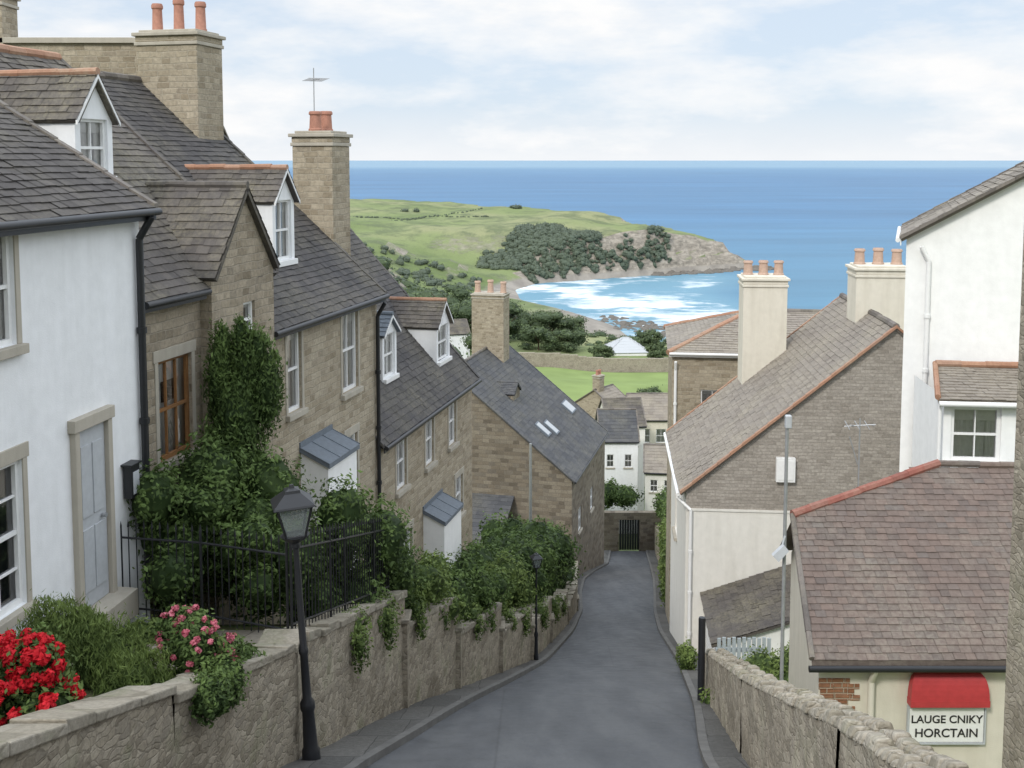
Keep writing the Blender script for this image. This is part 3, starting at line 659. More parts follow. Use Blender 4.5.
pb=MB(); pb.tube((2.2,3.0,9.3),(2.2,3.0,10.6),.04,.04,8); pb.obj('vent_pipe','grey',D)
ab=MB(); ab.tube((1.1,1.9,13.1),(1.1,1.9,14.6),.012); ab.tube((.5,1.5,14.3),(1.3,2.1,14.35),.009)
for k in range(6):
    x=.5+k*.15; ab.tube((x+.08,1.45+k*.1-.16,14.31),(x-.08,1.6+k*.1+.12,14.32),.006,.006,5)
ab.obj('television_aerial','steel',D)
K=house('stone_house','stone house with tall parapet gable behind the slate roofs',(-14.5,25.9,-8.),0,6.0,6.5,8.6,2.,'stoneC','slateD',2.,ang=0)
mb=MB(); mb.box(0,6.0,-.02-.4,-.02,8.0,10.65,0); mb.box(-.08,6.1,-.5,.06,10.652,10.78,1); mb.obj('parapet',['stoneC','quoin'],K,bevel=.01)
chimney(K,2.3,-.1,9.,11.8,1.2,.8,2,'stoneC','pot','x',.5,.14)
E=house('stone_house','long dark stone barn with grey slate roof and skylights',(3.34,60,-24.5),.249,11.5,14.2,6.7,5.8,'stoneE','slateE',3.,
  wins=[dict(h=(2,3,3,4.4)),dict(h=(6,7,3,4.4))],rmats=('ridgeS','slateE'),tw=.4,ex=.3)
s_,c_=slope_prm(5.8,7.1)
for (u,s0,w,hh) in((9.2,2.3,1.3,1.0),(2.6,2.5,.8,1.1),(3.9,2.2,.8,1.1)):
    sk=MB(); P=lambda uu,vv,h:Vector((uu,vv*c_-s_*h,6.7+vv*s_+c_*h+.06))
    sk.hexa([P(u,s0,0),P(u+w,s0,0),P(u+w,s0+hh,0),P(u,s0+hh,0),P(u,s0,.12),P(u+w,s0,.12),P(u+w,s0+hh,.12),P(u,s0+hh,.12)],1)
    q=.09; sk.poly([P(u+q,s0+q,.125),P(u+w-q,s0+q,.125),P(u+w-q,s0+hh-q,.125),P(u+q,s0+hh-q,.125)],0)
    sk.obj('skylight',['grey','lead'],E)
dormer(E,6.7,.817,3.4,5.0,4.2,.5,.5,'stoneE','slateE','slateE',win=False,barge=False)
chimney(E,8.6,7.0,11.5,16.0,1.5,2.1,3,'stoneC','potB','y',.75,.2)
lb=MB(); lb.box(-3.2,-.01,3.5,9.5,-3,3.9,0); lb.obj('outhouse','stoneE',E)
lb=MB(); s2,c2=slope_prm(1.7,3.4); tiles(lb,(-3.4,9.7,3.85),(0,-1,0),(c2,0,s2),(-s2,0,c2),3.8,lambda v:0,lambda v:6.4,.4,.3); lb.obj('outhouse_roof','slateE',E)
Fh=house('cottage','small white cottage with grey slate roof beyond the lane',(7.4,90,-31),0,3.1,5,7.7,2.0,'white','slateE',2,ang=0,tw=.5,ex=.35,
  wins=[dict(h=(.5,1.1,5.4,6.5),net=True),dict(h=(2.0,2.6,5.4,6.5),net=True),dict(h=(.6,1.3,2.6,3.8),net=True),dict(h=(2.0,2.6,2.6,3.8),net=True)])
house('cottage','small cream cottage with brown roof near the meadow',(11.8,108,-33),0,4.2,5,7.2,2.0,'cream','slateG',2,ang=0,tw=.5,ex=.35,wins=[dict(h=(1,2,4.8,6.2),net=True),dict(h=(2.6,3.6,4.8,6.2),net=True)])
house('cottage','pale cream cottage with slate roof behind the end wall',(10.7,86.5,-30.5),0,2.6,4,5.6,1.6,'cream2','slateG',2,ang=-.12,tw=.4,ex=.3,wins=[dict(h=(.4,1.0,3.9,4.9),net=True),dict(h=(1.5,2.1,3.9,4.9),net=True)])
house('cottage','low brown cottage with slate roof behind white cottage',(8.6,97,-32),0,3.4,5,8.2,1.9,'cream2','slate',2,ang=.1,tw=.5,ex=.35,wins=[dict(h=(.8,1.5,6.3,7.4),net=True),dict(h=(2.,2.7,6.3,7.4),net=True)])
c2h=house('cottage','small brown cottage with chimney near the meadow',(10.2,101,-32),0,3.0,6,8.2,2.,'stoneC','slateG',2,ang=.9,tw=.5,ex=.35,wins=[dict(h=(.8,1.6,4.,5.2))])
chimney(c2h,.6,3,9.,11.6,.8,.8,2,'stoneC','pot','x',.5,.15)
house('boathouse','small white building with pale peaked roof by the shore',(18.0,204,-39.4),0,8.0,7,3.3,2.3,'white2','grey',2,ang=.1,tw=1,ex=.8,rmats=('grey','grey'),hips=True,gutter=None)
house('cottage','small white cottage among trees on the hillside',(-13,185,-33),0,6,5,3.4,2,'white','slate',2,ang=.3,tw=1,ex=.8)
house('cottage','small cream cottage with slate roof in the trees',(24,160,-36.5),0,3.2,4,2.6,1.6,'cream','slate',2,ang=-.2,tw=.6,ex=.5,wins=[dict(h=(1,2,1,2))])

# ------------------------------------------------------------ RIGHT houses
def rorg(x,y,k,L): n=math.hypot(1,k); return (x+k/n*L,y+1/n*L)
kG=.085; LG=6.42; ox,oy=rorg(4.7,29,kG,LG)
G=house('rendered_house','house with cream lower wall, stone gable and tan slate roof',(ox,oy,-13.6),kG,LG,10.72,4.75,4.45,'cream2','slateG',2.,side='right',
  rmats=('ridgeS','ridge'),wm2='stoneG',zsplit=4.2,gutter='paint',tw=.22,ex=.17,wins=[dict(h=(2,2.9,2.2,3.6))])
chimney(G,.62,2.75,6.,9.95,1.15,1.35,3,'cream','potB','y',.5,.15,'cream')
chimney(G,3.2,5.65,8.2,10.55,1.15,1.45,3,'cream','potB','y',.5,.15,'cream')
pipe(G,[(6.3,-.25,4.5),(6.5,.12,4.2),(6.5,.12,-1.5)],.045,'paint')
bx=MB(); F=mkF('xL',LG,10.72)
bx.fbox(F,0,10.7,4.17,4.23,-.01,.03); bx.obj('string_course','cream2',G)
bx=MB(); bx.fbox(F,2.35,2.85,5.05,5.7,.0,.16); bx.fbox(F,2.4,2.8,5.11,5.64,.16,.17); bx.obj('meter_box','paint',G,bevel=.01)
mb=MB(); x0,x1=LG+.01,LG+3.1
mb.poly([(x1,.55,-1.5),(x1,3.6,-1.5),(x1,3.6,3.0),(x1,.55,1.9)]); mb.poly([(x0,.55,-1.5),(x1,.55,-1.5),(x1,.55,1.9),(x0,.55,1.9)]); mb.poly([(x0,3.6,-1.5),(x1,3.6,-1.5),(x1,3.6,3.),(x0,3.6,3.)])
lo=mb.obj('outhouse','white2',G)
rb=MB(); s2,c2=slope_prm(1.1,3.05); tiles(rb,(x0,.4,1.88),(1,0,0),(0,c2,s2),(0,-s2,c2),3.5,lambda v:0,lambda v:x1-x0+.15,.24,.2); rb.obj('roof','slate',lo)
wb=MB(); wb.box(x1+.005,x1+.02,2.3,2.9,1.55,1.95); wb.obj('window','glass',lo)
Hh=house('stone_house','tall stone house with hipped slate roof and orange hip tiles',(5.6,38,-17),0,9.0,5.8,10.3,1.05,'stoneC','slateG',2,ang=-.12,hips=True,rmats=('ridgeS','ridge'),ov=.15,gutter='paint',
  wins=[dict(h=(1.,1.8,7.6,9.0)),dict(h=(2.2,3.0,6.3,7.7),face='x0')])
pipe(Hh,[(.12,-.2,10.),(.12,-.07,9.7),(.12,-.07,0)],.05,'paint')
kI=.36; LI=4.0; ox,oy=rorg(8.27,23,kI,LI)
I=house('white_house','bright white rendered gable house with grey verge',(ox,oy,-11.),kI,LI,9.,9.37,2.62,'white2','slateG',2,side='right',rmats=('ridgeS','ridgeS'),gutter='paint',vo=.16,ov=.12)
pipe(I,[(LI+.12,.3,9.2),(LI+.07,.45,8.9),(LI+.07,.45,2)],.05,'paint')
e=empty('bay_extension',(8.22,20.6,-11),math.radians(-6),'white bay extension with sash window and orange roof edge','house extension')
mb=MB(); hole=(.14,1.06,5.25,6.33)
wallface(mb,Ffront,2.6,-1,6.5,[hole],lambda z:0)
mb.poly([(0,0,-1),(0,2.2,-1),(0,2.2,6.5),(0,0,6.5)]); mb.poly([(2.6,0,-1),(2.6,2.2,-1),(2.6,2.2,6.5),(2.6,0,6.5)])
mb.obj('wall','white2',e); window(e,Ffront,hole,2,2,'paint',None,'paint',True,.07,net=True)
rb=MB(); s2,c2=slope_prm(.25,1.7); Lr=1.95/c2
tiles(rb,(-.15,-.15,6.48),(1,0,0),(0,c2,s2),(0,-s2,c2),Lr,lambda v:.45*v/Lr,lambda v:2.9,.2,.16); ridge_run(rb,(.3,1.75,6.83),(2.75,1.75,6.83),.07,1); ridge_run(rb,(-.15,-.12,6.52),(.3,1.8,6.82),.055,1)
rb.obj('roof',['slateG','ridge'],e)
gb=MB(); gb.tube((-.15,-.22,6.42),(2.8,-.22,6.42),.05,.05,10); gb.tube((-.1,-.1,6.4),(-.1,-.1,4.8),.035,.035,8); gb.obj('gutter','paint',e,True)
lb=MB(); lb.box(-.25,2.9,-1.0,-.003,4.85,4.97); lb.obj('balcony_slab','lead',e,bevel=.02)
e=empty('cottage',(4.1,14.15,-9.5),0,'low cream cottage with mottled brown clay tile roof','house')
mb=MB()
zt=2.93
wallface(mb,Ffront,3.6,-1,zt,[],lambda z:0)
mb.poly([(0,0,-1),(.35,1.95,-1),(.35,1.95,4.15),(0,0,zt)]); mb.poly([(.35,1.95,-1),(.9,5.,-1),(.9,5.,2.5),(.35,1.95,4.15)]); mb.poly([(.9,5,-1),(4.5,5.6,-1),(4.5,5.6,2.5),(.9,5,2.5)])
mb.poly([(3.6,0,-1),(4.5,5.6,-1),(4.5,5.6,2.5),(3.8,2.6,4.5),(3.6,0,zt)])
mb.obj('wall','cream',e)
s2,c2=slope_prm(.6,1.0); rb=MB()
def ulo(v):
    return .15*v/2.4*1.5 if v<2.45 else .23+(v-2.45)/1.05*2.35
tiles(rb,(-.14,-.18,2.93),(1,0,0),(0,c2,s2),(0,-s2,c2),3.42,ulo,lambda v:4.2+.1*v,.15,.11,under=False,rel=.45)
q=[(-.14,-.18,2.9),(4.0,-.18,2.9),(4.2,2.72,4.66),(2.6,2.78,4.68),(.1,1.9,4.15)]
rb.poly([(a,b,c-.01) for a,b,c in q],0,.1); rb.poly([(a,b,c-.07) for a,b,c in q],0,.1); rb.poly([(-.14,-.18,2.83),(4.0,-.18,2.83),(4.0,-.18,2.93),(-.14,-.18,2.93)],0,.1)
rb.poly([(.1,1.92,4.15),(2.6,2.8,4.68),(4.2,2.74,4.66),(4.7,5.7,2.5),(.7,5.2,2.45)],0,.4)
ridge_run(rb,(.1,1.92,4.21),(2.6,2.8,4.74),.07,1,.3); ridge_run(rb,(2.6,2.8,4.74),(4.2,2.76,4.72),.055,0,.3)
ridge_run(rb,(-.14,-.16,2.94),(.1,1.92,4.2),.045,2,.36)
rb.obj('roof',['tileJ','ridgeR','ridgeS'],e)
gb=MB(); gb.tube((-.2,-.24,2.84),(4.0,-.24,2.84),.045,.045,10); gb.obj('gutter','black',e,True)
pipe(e,[(.68,-.22,2.82),(.68,-.07,2.6),(.68,-.07,-1)],.045,'cream')
bb=MB()
for i,(u0,u1) in enumerate(((.0,.42),(.0,.55),(.02,.48),(.0,.56),(.0,.40),(.03,.50),(.0,.44),(.0,.30))):
    z1=2.60-.078*i; u=u0
    while u<u1-.05:
        w=ru(.16,.22); bb.fbox(Ffront,u,min(u+w,u1)-.008,z1-.07,z1,-.01,ru(.008,.018)); u+=w
bb.obj('exposed_bricks','brick',e)
sg=empty('shop_sign',(5.80,14.13,-7.72),0,'white shop sign board under a small red hood','sign')
mb=MB(); mb.box(-.5,.5,-.05,-.01,-.04,.44); mb.obj('board','paint',sg,bevel=.012)
mb=MB()
for a in((-.52,.52,-.065,-.042),(-.52,.52,.442,.462)): mb.box(a[0],a[1],-.06,-.005,a[2],a[3])
mb.box(-.522,-.502,-.06,-.005,-.042,.442); mb.box(.502,.522,-.06,-.005,-.042,.442)
mb.obj('board_edge','grey',sg)
mb=MB(); n=7; prof=[]
for i in range(n+1):
    t=i/n*math.pi/2; prof.append((-.03-.12*math.sin(t),.58+.34*math.cos(t)))
for i in range(n):
    (ya,za),(yb,zb)=prof[i],prof[i+1]; wa=.52-.10*(1-i/n)**2; wb=.52-.10*(1-(i+1)/n)**2
    mb.poly([(-wa,ya,za),(wa,ya,za),(wb,yb,zb),(-wb,yb,zb)])
    mb.poly([(-wa,ya,za),(-wb,yb,zb),(-wb,-.01,zb),(-wa,-.01,za)]); mb.poly([(wa,ya,za),(wb,yb,zb),(wb,-.01,zb),(wa,-.01,za)])
mb.box(-.525,.525,-.158,-.148,.50,.585); mb.box(-.525,-.515,-.148,-.01,.50,.585); mb.box(.515,.525,-.148,-.01,.50,.585)
mb.obj('hood','red',sg)
def text(body,loc,size,parent,m,name='lettering'):
    cu=bpy.data.curves.new('t','FONT'); cu.body=body; cu.size=size; cu.align_x='CENTER'; cu.extrude=.003; cu.offset=.002
    o=bpy.data.objects.new('t',cu); COL.objects.link(o); dg=bpy.context.evaluated_depsgraph_get()
    me=bpy.data.meshes.new_from_object(o.evaluated_get(dg)); bpy.data.objects.remove(o)
    me.materials.clear(); me.materials.append(M[m])
    q=bpy.data.objects.new(name,me); q.location=loc; q.rotation_euler=(math.radians(90),0,0); q.parent=parent; COL.objects.link(q); return q
text('LAUGE CNIKY',(0,-.054,.235),.15,sg,'ink'); text('HORCTAIN',(0,-.054,.04),.165,sg,'ink')
mb=MB(); mb.box(4.66,7.2,3.,10.0,-8.,.62); o=mb.obj('wall','rubble2')
e=empty('stone_building',(4.66,3,-6),0,'tall rough stone building corner beside the lane','building'); o.parent=e; o.location=(-4.66,-3,6)
mb=MB(); mb.box(0.1,2.6,-.05,6.9,6.62,6.8); mb.obj('roof','slateD',e)

# ------------------------------------------------------------ end of lane wall and gate
mb=MB()
mb.box(6.2,8.05,80.6,81.1,-30.5,-26.4); mb.box(9.6,12.5,80.6,81.1,-30.5,-26.4); mb.box(8.05,9.6,80.6,81.1,-26.95,-26.4)
tag(mb.obj('stone_wall','stoneE'),'high stone wall closing the bottom of the lane','wall')
mb=MB()
for i in range(8): mb.box(8.08+i*.19,8.25+i*.19,80.7,80.76,-29.3,-26.97)
tag(mb.obj('gate','black'),'dark wooden gate in the stone wall','gate')
mb=MB()
for i in range(30):
    x=1+i*1.5; z=float(T(x,190.)); mb.box(x,x+1.5,189.6,190.2,z-1.5,z+2.4+ru(-.06,.06))
tag(mb.obj('field_wall','rubble2'),'long stone wall behind the green meadow','wall')
mb=MB()
for i in range(40):
    y=45+i*.9; x=RR(y)+.75; z=Zr(y); mb.hexa([(x,y,z-1),(x+.4,y,z-1),(x+.4,y+.9,z-1),(x,y+.9,z-1),(x,y,z+2.),(x+.4,y,z+2.),(x+.4,y+.9,z+1.75),(x,y+.9,z+1.75)])
tag(mb.obj('garden_wall','stoneC'),'high stone wall overgrown with ivy beside the lower lane','wall')

# ------------------------------------------------------------ street furniture
def lamp(x,y,z,label,h=3.0,s=1.0,tilt=0.):
    e=empty('street_lamp',(x,y,z),.3,label,'street lamp','lamps along the lane'); e.rotation_euler=(0,tilt,0)
    hh=h-.6*s+.02
    mb=MB(); mb.lathe(0,0,[(r*s,zz) for r,zz in [(.10,0),(.10,.12),(.08,.16),(.065,.6),(.082,.65),(.082,.71),(.05,.77),(.042,1.3),(.052,1.33),(.052,1.37),(.04,1.4),(.032,hh-.14),(.05,hh-.12),(.05,hh-.08),(.032,hh-.02)]],16)
    mb.obj('post','black',e,True)
    zb=h-.6*s
    def Z(v): return zb+v*s
    gb=MB(); gb.lathe(0,0,[(.14*s,Z(.04)),(.25*s,Z(.38))],4,0,.5,math.pi/4+.3); l=gb.obj('lantern','lglass',e)
    fb=MB()
    for k in range(4):
        a=math.pi/4+.3+k*math.pi/2; c,sn=math.cos(a)*s,math.sin(a)*s; a2=a+math.pi/2; c2,s2=math.cos(a2)*s,math.sin(a2)*s
        fb.tube((.14*c,.14*sn,Z(.04)),(.255*c,.255*sn,Z(.38)),.014*s,.014*s,6)
        fb.tube((.255*c,.255*sn,Z(.38)),(.255*c2,.255*s2,Z(.38)),.018*s,.018*s,6); fb.tube((.14*c,.14*sn,Z(.04)),(.14*c2,.14*s2,Z(.04)),.016*s,.016*s,6)
    fb.lathe(0,0,[(.03*s,Z(-.05)),(.12*s,Z(.0)),(.16*s,Z(.04))],12); fb.obj('frame','black',l)
    cb=MB(); cb.lathe(0,0,[(.31*s,Z(.38)),(.30*s,Z(.40)),(.12*s,Z(.51)),(.11*s,Z(.54)),(.04*s,Z(.56)),(.03*s,Z(.59))],4,0,.5,math.pi/4+.3)
    cb.obj('cap','black',l)
lamp(-2.40,12.6,Zr(12.6)+.09,'black cast iron street lamp with square lantern by the garden wall',3.38,1.1,-.055)
lamp(.62,27.3,Zr(27.3)+.09,'small black street lamp further down beside the shrubs',2.85,.66)
mb=MB(); zz=Zr(18.3)+.09; mb.lathe(3.27,18.3,[(.062,zz),(.062,zz+1.46),(.055,zz+1.49),(.02,zz+1.5)],14)
tag(mb.obj('bollard','black',None,True),'slim plain black bollard post at the pavement edge','bollard')
def fence(pts,label):
    mb=MB()
    for (a,b) in zip(pts,pts[1:]):
        a=Vector(a);b=Vector(b);L=(Vector((b.x,b.y,0))-Vector((a.x,a.y,0))).length;n=int(L/.115)
        mb.tube(a+Vector((0,0,.1)),b+Vector((0,0,.1)),.014,.014,6); mb.tube(a+Vector((0,0,1.05)),b+Vector((0,0,1.05)),.016,.016,6)
        for i in range(n+1):
            p=a+(b-a)*i/n; big=i%12==0
            mb.tube(p,p+Vector((0,0,1.2)),.02 if big else .0085,.02 if big else .0085,6)
            mb.tube(p+Vector((0,0,1.2)),p+Vector((0,0,1.3)),.022 if big else .018,.001,6)
    tag(mb.obj('iron_fence','black'),label,'fence')
fence([(-5.15,14.1,-6.0),(-4.0,13.75,-5.95),(-2.75,13.05,-5.85)],'black iron railing in front of the dense hedge')
fence([(-2.7,13.05,-5.78),(WL(15)-.2,15,-6.33),(WL(17.2)-.2,17.2,-6.95)],'black iron railing on top of the garden wall')
e=empty('utility_pole',(3.5,13.75,-8.4),0,'thin grey metal pole with small box and lamp','pole')
mb=MB(); mb.tube((0,0,0),(0,0,5.05),.026,.022,10); mb.obj('post','steel',e,True)
mb=MB(); mb.box(-.03,.05,-.05,.03,5.0,5.17); mb.obj('lamp_head','grey',e,bevel=.015)
mb=MB(); mb.hexa([(-.17,-.1,3.36),(-.03,-.1,3.5),(-.03,-.02,3.5),(-.17,-.02,3.36),(-.1,-.12,3.29),(.03,-.12,3.43),(.03,-.04,3.43),(-.1,-.04,3.29)]); mb.tube((-.05,-.04,3.44),(.0,-.02,3.6),.014,.014,8); mb.obj('floodlight','grey',e)
e=empty('television_aerial',(5.6,17.4,-5.5),0,'thin television aerial above the cottage roof','aerial')
mb=MB(); mb.tube((0,0,0),(0,0,1.35),.012); mb.tube((-.22,.1,1.2),(.22,-.1,1.28),.009)
for k in range(6): x=-.2+k*.08; mb.tube((x,-.12,1.2+.06*(k%2)),(x,.15,1.28-.06*(k%2)),.006,.006,5)
mb.tube((-.02,0,.6),(-.16,0,1.05),.009); mb.obj('mast','steel',e)
mb=MB(); mb.tube((.86,50,-21.),(.86,50,-13.1),.09,.06,10)
tag(mb.obj('utility_pole','steel',None,True),'pale telegraph pole rising from the shrubs','pole')
mb=MB()
for i in range(11): mb.box(4.72+i*.115,4.80+i*.115,24.4,24.43,-12.3,-10.95+.02*(i%2))
mb.box(4.7,5.95,24.44,24.48,-11.9,-11.8); mb.box(4.7,5.95,24.44,24.48,-11.3,-11.2)
tag(mb.obj('picket_fence','fencep'),'short pale blue grey picket fence by the outhouse','fence')

# ------------------------------------------------------------ foliage
def leafdata(blobs,n,size,core=.8,flat=.5,lump=.2,corep=(10,7),up=0.):
    B_=np.array(blobs,float); w=(B_[:,3]*B_[:,4]+B_[:,4]*B_[:,5]+B_[:,3]*B_[:,5]); w/=w.sum()
    idx=rng.choice(len(B_),n,p=w); b=B_[idx]; d=rng.normal(size=(n,3)); d/=np.linalg.norm(d,axis=1)[:,None]
    ph=idx*1.7
    lp=1+lump*np.sin(d[:,0]*5+ph)*np.sin(d[:,1]*4.3+ph*2)+lump*.6*np.sin(d[:,2]*9+ph)*np.sin(d[:,0]*8+ph)
    rad=lp*(1-np.abs(rng.normal(0,.15,n)))+np.where(rng.random(n)<.13,rng.random(n)*.34,0)
    p=b[:,:3]+d*rad[:,None]*b[:,3:6]
    nr=d+rng.normal(size=(n,3))*.6; nr[:,2]+=.3; nr/=np.linalg.norm(nr,axis=1)[:,None]
    t=rng.normal(size=(n,3)); t[:,2]+=up*3; t-=(t*nr).sum(1)[:,None]*nr*(1-up); t/=np.linalg.norm(t,axis=1)[:,None]; bt=np.cross(nr,t)
    l=size*rng.uniform(.6,1.4,n)[:,None]; wd=l*flat
    V=np.stack([p-t*l*.5,p+bt*wd*.5,p+t*l*.5+nr*l*.12,p-bt*wd*.5],1).reshape(-1,3)
    f=np.arange(4*n).reshape(-1,4)
    tint=np.clip(.45+.28*d[:,2]+(rad-.95)*1.3+rng.normal(0,.09,n),0,1)  # upper and outer leaves lighter, inner ones darker: light and shade painted by tint
    V=V.tolist(); f=[tuple(x) for x in f.tolist()]; tint=tint.tolist()
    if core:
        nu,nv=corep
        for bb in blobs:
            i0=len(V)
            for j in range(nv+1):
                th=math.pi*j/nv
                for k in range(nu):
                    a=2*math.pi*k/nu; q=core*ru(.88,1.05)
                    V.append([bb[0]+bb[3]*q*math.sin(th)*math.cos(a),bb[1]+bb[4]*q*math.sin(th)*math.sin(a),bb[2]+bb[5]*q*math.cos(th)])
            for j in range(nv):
                for k in range(nu): f.append((i0+j*nu+k,i0+j*nu+(k+1)%nu,i0+(j+1)*nu+(k+1)%nu,i0+(j+1)*nu+k)); tint.append(.05)  # core tinted dark, painted shade inside the foliage
    return V,f,tint
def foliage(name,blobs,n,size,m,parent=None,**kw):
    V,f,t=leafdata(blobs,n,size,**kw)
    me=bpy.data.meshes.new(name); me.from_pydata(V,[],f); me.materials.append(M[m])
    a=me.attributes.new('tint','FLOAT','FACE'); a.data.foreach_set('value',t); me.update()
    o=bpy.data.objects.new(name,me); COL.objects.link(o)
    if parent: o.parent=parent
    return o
def fill(x0,x1,y0,y1,zf,n,r,rz=None,jz=.2):
    out=[]
    for _ in range(n):
        x,y=ru(x0,x1),ru(y0,y1); q=r*ru(.7,1.25); out.append((x,y,zf(x,y)+ru(-jz,jz),q,q,(rz or r)*ru(.75,1.2)))
    return out
hb=[]
for _ in range(44):
    y=ru(14.0,18.2); xm=WL(y)-.35; x=ru(-4.9,xm); z=TZ(y)+ru(.2,1.6)+(.25 if x<-3.3 else -.15); q=ru(.22,.5); hb.append((x,y,z,q,q,q*ru(.9,1.4)))
hb+= [(-4.3,15.3,-4.6,.55,.5,.7),(-3.5,15.6,-4.8,.5,.5,.6),(-2.6,16.5,-5.5,.5,.5,.6),(-2.1,17.3,-6.1,.5,.6,.6),(-4.9,14.9,-5.0,.45,.5,.7),(-3.,14.6,-5.4,.45,.5,.5),(-1.9,17.9,-6.9,.4,.5,.5)]
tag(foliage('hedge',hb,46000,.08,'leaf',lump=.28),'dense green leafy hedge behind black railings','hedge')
tag(foliage('conifer_shrub',[(-4.1,16.2,-3.9,.42,.42,.9),(-3.95,16.3,-3.1,.3,.3,.65),(-4.35,16.2,-3.3,.24,.24,.75),(-3.72,16.3,-3.4,.28,.28,.75),(-4.2,16.1,-4.6,.5,.5,.8),(-3.8,16.2,-2.9,.16,.16,.4),(-4.3,16.2,-2.75,.15,.15,.35),(-4.05,16.2,-2.65,.12,.12,.35)],18000,.075,'leaf',flat=.4,up=.5),'tall fresh green columnar shrub against the stone house','shrub')
def shrub(bl,n,size,m,label,name='shrub',**kw): return tag(foliage(name,bl,n,size,m,**kw),label,name.replace('_',' '))
def along(y0,y1,n,r,lift,inset=.6,spread=.8):
    out=[]
    for _ in range(n):
        y=ru(y0,y1); x=WL(y)-inset-ru(0,spread); q=r*ru(.5,1.2); out.append((x,y,TZ(y)+lift*ru(.3,1.3),q,q,q*ru(.8,1.4)))
    return out
shrub(along(18.3,21,14,.4,.8,.15,.7),11000,.08,'leafL','bright green shrub spilling over the stepped wall',lump=.3)
shrub(along(20.6,24.5,18,.42,.9,.1,1.),13000,.085,'leaf','rounded green shrub behind the stepped wall',lump=.3)
shrub(along(24.5,28.5,18,.45,.9,.1,1.2),13000,.09,'leafL','yellow green shrub behind the retaining wall',lump=.3)
shrub(along(28,36,34,.62,1.3,.35,2.4),17000,.12,'leaf','large loose green bush above the lane',lump=.3)
shrub(along(36,44,30,.75,1.7,.5,2.5),15000,.14,'leafD','large dark green bush above the lane',lump=.3)
shrub(along(44,57,28,.9,1.8,.6,3.2),15000,.17,'leaf','green shrubs beside the stone barn',lump=.3)
bl=[]
for y in (14.9,16.3,18.1,19.4,21.6,22.7,24.9,26.3,29.5,33,35.5):
    top=interp([(12.95,-5.85),(17.4,-7.2),(20.4,-8.6),(23.8,-10.1),(27.4,-11.6),(32,-13.3),(38,-15.5)])(y)
    q=ru(.14,.28); bl.append((WL(y)-.05,y,top-.05,q,q*1.6,q*1.1)); bl.append((WL(y)+.05,y+ru(-.2,.2),top-.3,q*.6,q,q*1.3))
shrub(bl,7000,.06,'leafL','trailing plants spilling over the stepped wall','plant',core=.5)
shrub([(-3.0,19.6,-8.0,.6,.5,.6),(-2.4,20.2,-8.3,.5,.5,.5),(-2.5,21.5,-8.6,.5,.6,.6),(-1.9,23,-9.4,.5,.6,.6),(-1.6,24.6,-10.2,.6,.6,.7),(-.9,26.8,-11.2,.6,.7,.7)],11000,.085,'leafD','green climbing shrub below the stone house')
def flowering(label,bl,n,m,mb_,nb,fb,size=.06):
    e=empty('flowering_plant',(bl[0][0],bl[0][1],bl[0][2]-bl[0][5]),0,label,'plant'); off=(-e.location[0],-e.location[1],-e.location[2])
    o=foliage('leaves',bl,n,size,m,e); o.location=off
    o=foliage('flowers',fb,nb,.045,mb_,e,core=.5,flat=.85); o.location=off
def buds(bl,n,r=.05):
    out=[]
    for _ in range(n):
        b=random.choice(bl); v=Vector((random.gauss(0,1),random.gauss(0,1)-.5,random.gauss(0,1)+.5)).normalized(); q=r*ru(.6,1.3)
        out.append((b[0]+v.x*b[3]*1.05,b[1]+v.y*b[4]*1.05,b[2]+v.z*b[5]*1.05,q,q,q*.8))
    return out
bl=[(-4.25,9.25,-4.5,.40,.38,.36),(-4.0,9.0,-4.75,.32,.32,.3),(-4.5,9.0,-4.45,.36,.33,.34),(-4.1,9.1,-4.3,.2,.2,.2)]
flowering('bright red geraniums massed behind the stone wall',bl,6500,'leaf','bloomR',11000,buds(bl,130,.045))
bl=[(-3.35,11.1,-5.05,.32,.3,.28),(-3.1,11.3,-5.25,.25,.25,.2),(-3.5,11.3,-4.95,.25,.25,.22)]
flowering('pink flowering plant spilling over the garden wall',bl,4500,'leaf','bloomP',2800,buds(bl,70,.024))
bl=[(-2.05,18.6,-7.3,.25,.3,.25)]
flowering('pink flowering shrub beside the railing',bl,1500,'leaf','bloomP',900,buds(bl,18,.03))
shrub([(-4.2,10.9,-5.1,.5,.4,.34),(-3.8,10.6,-5.2,.38,.35,.3),(-4.7,11.0,-4.9,.38,.35,.36),(-4.4,10.9,-4.85,.25,.25,.25)],20000,.07,'leafL','feathery green garden plant beside red flowers','plant',flat=.2,up=.6,core=.6)
shrub([(-3.0,10.9,-5.35,.25,.35,.28),(-2.95,10.3,-5.2,.2,.3,.22),(-3.0,11.6,-5.5,.22,.3,.2)],5000,.055,'leaf','trailing green plant hanging over the wall coping','plant')
shrub([(-3.1,12.0,-5.7,.3,.25,.12),(-2.9,12.4,-5.8,.25,.2,.12),(-4.9,12.2,-5.5,.3,.3,.2),(-4.5,13.2,-5.9,.4,.25,.2)],4500,.06,'leafL','low green ground plants beside the path','plant')
bl=[]
for _ in range(16):
    y=ru(44.5,56); bl.append((RR(y)+.75,y,Zr(y)+ru(.8,3.2),.45,.9,.8))
shrub(bl,12000,.16,'leafL','light green ivy hanging over the wall by the lane','ivy')
bl=[]
for _ in range(22):
    y=ru(57,80); bl.append((RR(y)+1.3+ru(0,1),y,Zr(y)+ru(.8,4.2),.9,1.2,1.1))
shrub(bl,13000,.22,'leaf','tall green bushes along the lower lane','shrub')
shrub(fill(4.6,5.8,82,86,lambda x,y:-26.6,6,1.0)+fill(6,10,83,87,lambda x,y:-26.6,8,.9),8000,.22,'leaf','green bushes behind the end wall','shrub')
